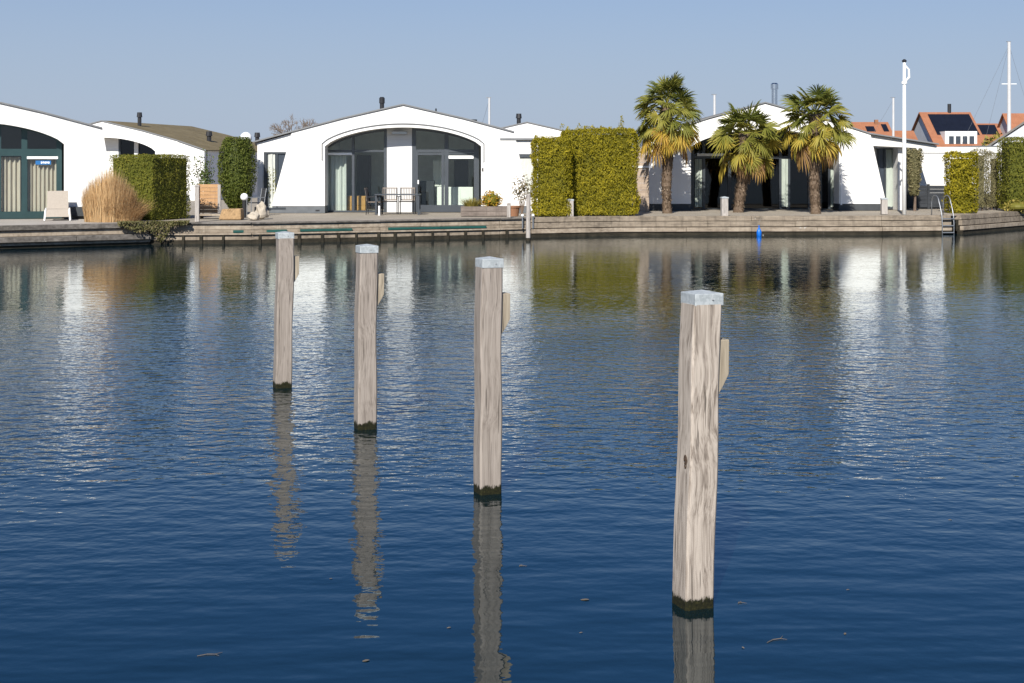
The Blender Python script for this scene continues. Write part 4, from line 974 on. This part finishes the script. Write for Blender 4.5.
# ladder
p = along(QUAY, 946.5); Y = p.y - .1; t = thing('swim_ladder', 'steel swim ladder with curved handrails over the right quay edge', 'ladder', (p.x, Y, DECK), R(10))
hw = 8.0 / F * Y / 1.0 * .78
for sx in (-1, 1):
    a = [(sx * hw, .75, 0), (sx * hw, .75, .42)] + [(sx * hw, .47 + .28 * math.cos(th), .42 + .28 * math.sin(th)) for th in np.linspace(.3, PI - .2, 8)] + [(sx * hw, .10, .3), (sx * hw, -.02, 0), (sx * hw, -.05, -.3), (sx * hw, -.05, -.95)]
    MB().tube(a, .02, 8).build('handrail', M['grey_metal'], t, True)
for k in range(4): MB().box(-hw, hw, -.085, -.02, -.12 - k * .24, -.085 - k * .24).build('rung', M['grey_metal'], t)
# blue float at the quay
p = along(QUAY, 759); Y = p.y - .45; t = thing('buoy', 'bright blue float on the water against the quay wall', 'buoy', (wx(759, Y), Y, 0)); m = MB()
m.tube([(0, 0, -.08), (0, 0, 0), (0, 0, .13), (0, 0, .22), (0, 0, .27)], [.05, .085, .09, .055, .025], 14); m.build('body', M['blue_plastic'], t, True); m = MB(); m.tube([(0, 0, .26), (0, 0, .36)], [.02, .024], 8); m.build('eyelet', M['blue_plastic'], t)
# globe lamp
Y = ground_y(217.5); t = thing('globe_lamp', 'black post lamp with white globe beside the rounded conifer', 'lamp', (wx(244.3, Y), Y, DECK)); h = wz(200, Y) - DECK
MB().tube([(0, 0, 0), (0, 0, h - .06), (0, 0, h)], [.07, .07, .075], 12).build('post', M['black_metal'], t); m = MB(); m.ball((0, 0, h + .10), .13, 18, 12); m.build('globe', M['white_plastic'], t, True)
# white dome on the roof behind the conifer
Y = 55; m = MB(); m.ball((0, 0, 0), .23, 18, 12); m.tube([(0, 0, -.9), (0, 0, -.1)], .05, 8); o = m.build('satellite_dome', M['white_plastic'], None, True); o.location = (wx(246, Y), Y, wz(138, Y)); tag(o, 'white dome on the roof edge above the rounded conifer', 'dome')
# wooden screen
Y = 49.6; t = thing('wooden_screen', 'warm brown slatted wooden screen between hedge and rounded conifer', 'screen', (wx(209, Y), Y, DECK)); w = 10.5 / F * Y; h = wz(184, Y) - DECK; m = MB()
for k in range(8): m.box(-w, w, -.015, .015, .1 + k * (h - .1) / 8, .1 + (k + .93) * (h - .1) / 8)
m.build('slat_panel', M['warm_fence'], t)
for sx in (-1, 1): box_part('post', M['grey_post' if sx > 0 else 'warm_fence'], t, sx * w - .05, sx * w + .05, -.06, .04, 0, h - .02)
Y = 47; t = thing('wooden_step', 'low wooden platform step in front of the slatted screen', 'step', (wx(212, Y), Y, DECK)); box_part('tread', M['quay_pale'], t, -.42, .42, -.25, .4, .10, .15)
for sx in (-.38, .38): box_part('leg', M['quay_dark'], t, sx - .03, sx + .03, -.2, .35, 0, .1)
# straw coloured wicker pouf
Y = 46.2; t = thing('wicker_ottoman', 'low straw coloured wicker ottoman beside the globe lamp', 'ottoman', (wx(231.5, Y), Y, DECK)); m = MB(); hw = 11.3 / F * Y
m.add([(-hw, -.3, 0), (hw, -.3, 0), (hw, .3, 0), (-hw, .3, 0), (-hw * .72, -.24, .34), (hw * .96, -.26, .36), (hw * .96, .26, .36), (-hw * .72, .24, .34)], [(3, 2, 1, 0), (4, 5, 6, 7), (0, 1, 5, 4), (1, 2, 6, 5), (2, 3, 7, 6), (3, 0, 4, 7)]); m.build('body', M['rope_straw'], t, bevel=.04)
m = MB(); blades(m, (0, 0, .28), 160, .3, .10, .1, .012, (.4, .2), 3, .5); m.build('loose_strands', M['straw_grass'], t)['kind'] = 'stuff'
# pale rocks
for px, py, r, sz, lab in ((261.5, 219, .20, 1.5, 'tall pale boulder beside the dark garden chair'), (253.5, 220, .17, .8, 'low pale boulder right of the globe lamp')):
    Y = ground_y(py); bm = bmesh.new(); bmesh.ops.create_icosphere(bm, subdivisions=3, radius=r)
    for v in bm.verts: v.co *= 1 + .55 * noise.noise(v.co * 7 + Vector((px, 0, 0))); v.co.z = (v.co.z + r * .8) * sz
    me = bpy.data.meshes.new('boulder'); bm.to_mesh(me); bm.free(); me.materials.append(M['pale_stone']); o = bpy.data.objects.new('boulder', me); COL.objects.link(o); o.location = (wx(px, Y), Y, DECK); tag(o, lab, 'boulder', 'pale boulders on the terrace')
# garden chairs
def chair(name, label, X, Y, rz, frame, back, group=None, w=.54):
    t = thing(name, label, 'chair', (X, Y, DECK), rz, group); hw = w / 2
    for sx in (-1, 1):
        MB().tube([(sx * hw, -.25, 0), (sx * hw, -.25, .62)], .016, 7).build('leg', M[frame], t); MB().tube([(sx * hw, .27, 0), (sx * hw, .22, .45), (sx * hw, .30, .95)], .016, 7).build('leg', M[frame], t)
        MB().box(sx * hw - .025, sx * hw + .025, -.28, .25, .62, .645).build('armrest', M[frame], t)
    MB().box(-hw, hw, -.25, .23, .43, .46).build('seat', M[back], t, bevel=.008)
    m = MB()
    for k in range(9):
        x = -hw + .03 + k * (2 * hw - .06) / 8; m.tube([(x, .245, .50), (x, .315, .93)], .013, 5)
    for z, y in ((.50, .245), (.93, .315)): m.box(-hw, hw, y - .014, y + .014, z - .02, z + .02)
    m.build('backrest', M[back], t)
    return t
simple('mesh_brown', (.20, .16, .13), .8, var=.25, scale=30); simple('mesh_pale', (.24, .20, .165), .8, var=.15, scale=30)
Yt = 50.9
chair('garden_chair', 'brown garden chair behind the left half of the terrace table', wx(389.5, Yt + .6), Yt + .62, R(4), 'black_metal', 'mesh_pale', 'chairs at the terrace table')
chair('garden_chair', 'brown garden chair behind the right half of the terrace table', wx(407, Yt + .6), Yt + .62, R(-3), 'black_metal', 'mesh_pale', 'chairs at the terrace table')
chair('garden_chair', 'dark garden chair seen from the side by the rounded conifer', wx(256, 50.0), 50.0, R(-62), 'grey_metal', 'dark_fabric', w=.5)
chair('garden_chair', 'grey garden chair with its back against the left table end', wx(374.5, Yt), Yt + .05, R(88), 'black_metal', 'mesh_brown', 'chairs at the terrace table')
t = thing('terrace_table', 'dark metal garden table in front of the arched window', 'table', (wx(398, Yt), Yt, DECK)); w = 22.5 / F * Yt
box_part('tabletop', M['frame_grey'], t, -w, w, -.4, .4, .70, .735)
for sx in (-1, 1):
    for sy in (-1, 1): box_part('leg', M['frame_grey'], t, sx * (w - .05) - .03, sx * (w - .05) + .03, sy * .34 - .03, sy * .34 + .03, 0, .70)
t = thing('small_marker_post', 'tiny white marker post at the left end of the terrace table', 'post', (wx(379.2, 49.9), 49.9, DECK)); MB().tube([(0, 0, 0), (0, 0, .30)], .035, 10).build('shaft', M['white_plastic'], t); MB().tube([(0, 0, .30), (0, 0, .34)], [.04, .02], 10).build('cap', M['white_plastic'], t)
# sun lounger on the left terrace
Y = ground_y(220.6); t = thing('sun_lounger', 'white framed sun lounger with beige sling beside the green doors', 'sun lounger', (wx(57.5, Y), Y, DECK), R(17)); hw = .36
for sx in (-1, 1):
    MB().tube([(sx * (hw + .03), -.1, 0), (sx * hw, .02, .33), (sx * hw, .35, .36)], .03, 8).build('leg', M['white_paint'], t); MB().tube([(sx * (hw + .05), 1.2, 0), (sx * hw, 1.05, .33)], .028, 8).build('leg', M['white_paint'], t)
    MB().tube([(sx * hw, .0, .34), (sx * hw, 1.2, .36)], .028, 8).build('side_rail', M['white_paint'], t)
m = MB(); m.add([(-hw, -.08, .12), (hw, -.08, .12), (hw, .05, .36), (-hw, .05, .36), (hw, .75, .36), (-hw, .75, .36)], [(0, 1, 2, 3), (3, 2, 4, 5)]); m.build('seat', M['beige_sling'], t)
m = MB(); m.add([(-hw * .92, .75, .36), (hw * .92, .75, .36), (hw * .9, 1.05, .93), (-hw * .9, 1.05, .93)], [(0, 1, 2, 3)]); m.build('backrest', M['beige_sling'], t)
# tan board wall beside the hedge
Y = 54.2; t = thing('board_fence', 'tan horizontal board fence between tall hedge and leftmost palm', 'fence', (wx(640, Y), Y, DECK)); a, b = wx(626, Y) - wx(640, Y), wx(649, Y) - wx(640, Y); h = wz(149, Y) - DECK; m = MB()
for k in range(9): m.box(a, b, 0, .03, .03 + k * h / 9, .03 + (k + .95) * h / 9)
m.build('board_panel', M['tan_board'], t); box_part('rail', M['white_paint'], t, a, b, -.03, .0, h * .70, h * .73); box_part('post', M['tan_board'], t, b - .1, b, .03, .12, 0, h)

# interiors of the middle bungalow
def cabinet(name, label, cat, px0, px1, y0, y1, Y, dp, mat, doors=1):
    X = wx((px0 + px1) / 2, Y); t = thing(name, label, cat, (X, Y, DECK + .02)); w = (px1 - px0) / F * Y / 2; h = wz(y0, Y) - DECK - .02; z0 = max(.0, wz(y1, Y) - DECK - .02)
    box_part('body', M[mat], t, -w, w, 0, dp, z0, h, bevel=.01)
    for k in range(doors): box_part('door', M[mat], t, -w + 2 * w * k / doors + .015, -w + 2 * w * (k + 1) / doors - .015, -.02, -.003, z0 + .04, h - .04)
cabinet('wooden_crate', 'small ochre wooden crate behind the curtained window, left of the mullion', 'crate', 347.5, 352, 196, 211, 54.0, .4, 'ochre_wood')
cabinet('wooden_cabinet', 'ochre wooden cabinet behind the left window, right of the mullion', 'cabinet', 357, 365.5, 196, 211, 54.1, .4, 'ochre_wood')
cabinet('tall_cupboard', 'tall dark cupboard inside the left window of the arched bungalow', 'cupboard', 356.5, 370, 155, 212, 57.2, .5, 'dark_room', 2)
cabinet('kitchen_counter', 'white kitchen counter seen through the glass door', 'counter', 437, 473, 187, 211, 54.7, .5, 'interior_white', 3)
cabinet('wall_cupboard', 'pale wall cupboard inside the glass door, left of the dark niche', 'cupboard', 433, 446, 160, 205, 55.3, .4, 'interior_white', 2)
cabinet('oven', 'dark oven and shelf unit seen through the glass door', 'oven', 454, 468, 160, 187, 55.6, .4, 'dark_room', 1)
cabinet('armchair', 'dark armchair shape inside the glass door', 'armchair', 419, 434, 181, 212, 54.4, .6, 'dark_fabric', 1)

# masts of moored yachts beyond
def mast(px, y0, y1, Y, r, label, stays=(), spreader=None):
    t = thing('yacht_mast', label, 'mast', (wx(px, Y), Y, DECK), 0, 'yacht masts beyond the houses'); h = wz(y0, Y) - DECK
    MB().tube([(0, 0, -.6), (0, 0, h)], [r * 1.15, r * .8], 10).build('spar', M['spar_white'], t)
    for sx in stays: MB().tube([(0, 0, h * .98), (sx, .0, 1.0)], .008, 4).build('stay', M['grey_metal'], t)
    if spreader: MB().tube([(-.5, 0, wz(spreader, Y) - DECK), (.5, 0, wz(spreader, Y) - DECK)], .03, 6).build('spreader', M['white_paint'], t)
    MB().box(-.18, .12, -.03, .03, h, h + .05).build('masthead', M['grey_metal'], t)
mast(489.3, 98, 130, 85, .08, 'thick short white mast above the middle bungalow roof', (-1.4,))
mast(714.5, 95, 130, 85, .085, 'white mast tip between the left and middle palms')
mast(893.3, 98, 130, 100, .09, 'white mast with stay just left of the flagpole', (-3.2,))
mast(1009, 42, 140, 95, .13, 'tallest yacht mast with spreader and stays at the right', (-4.2, 2.6, -2.2), 84)
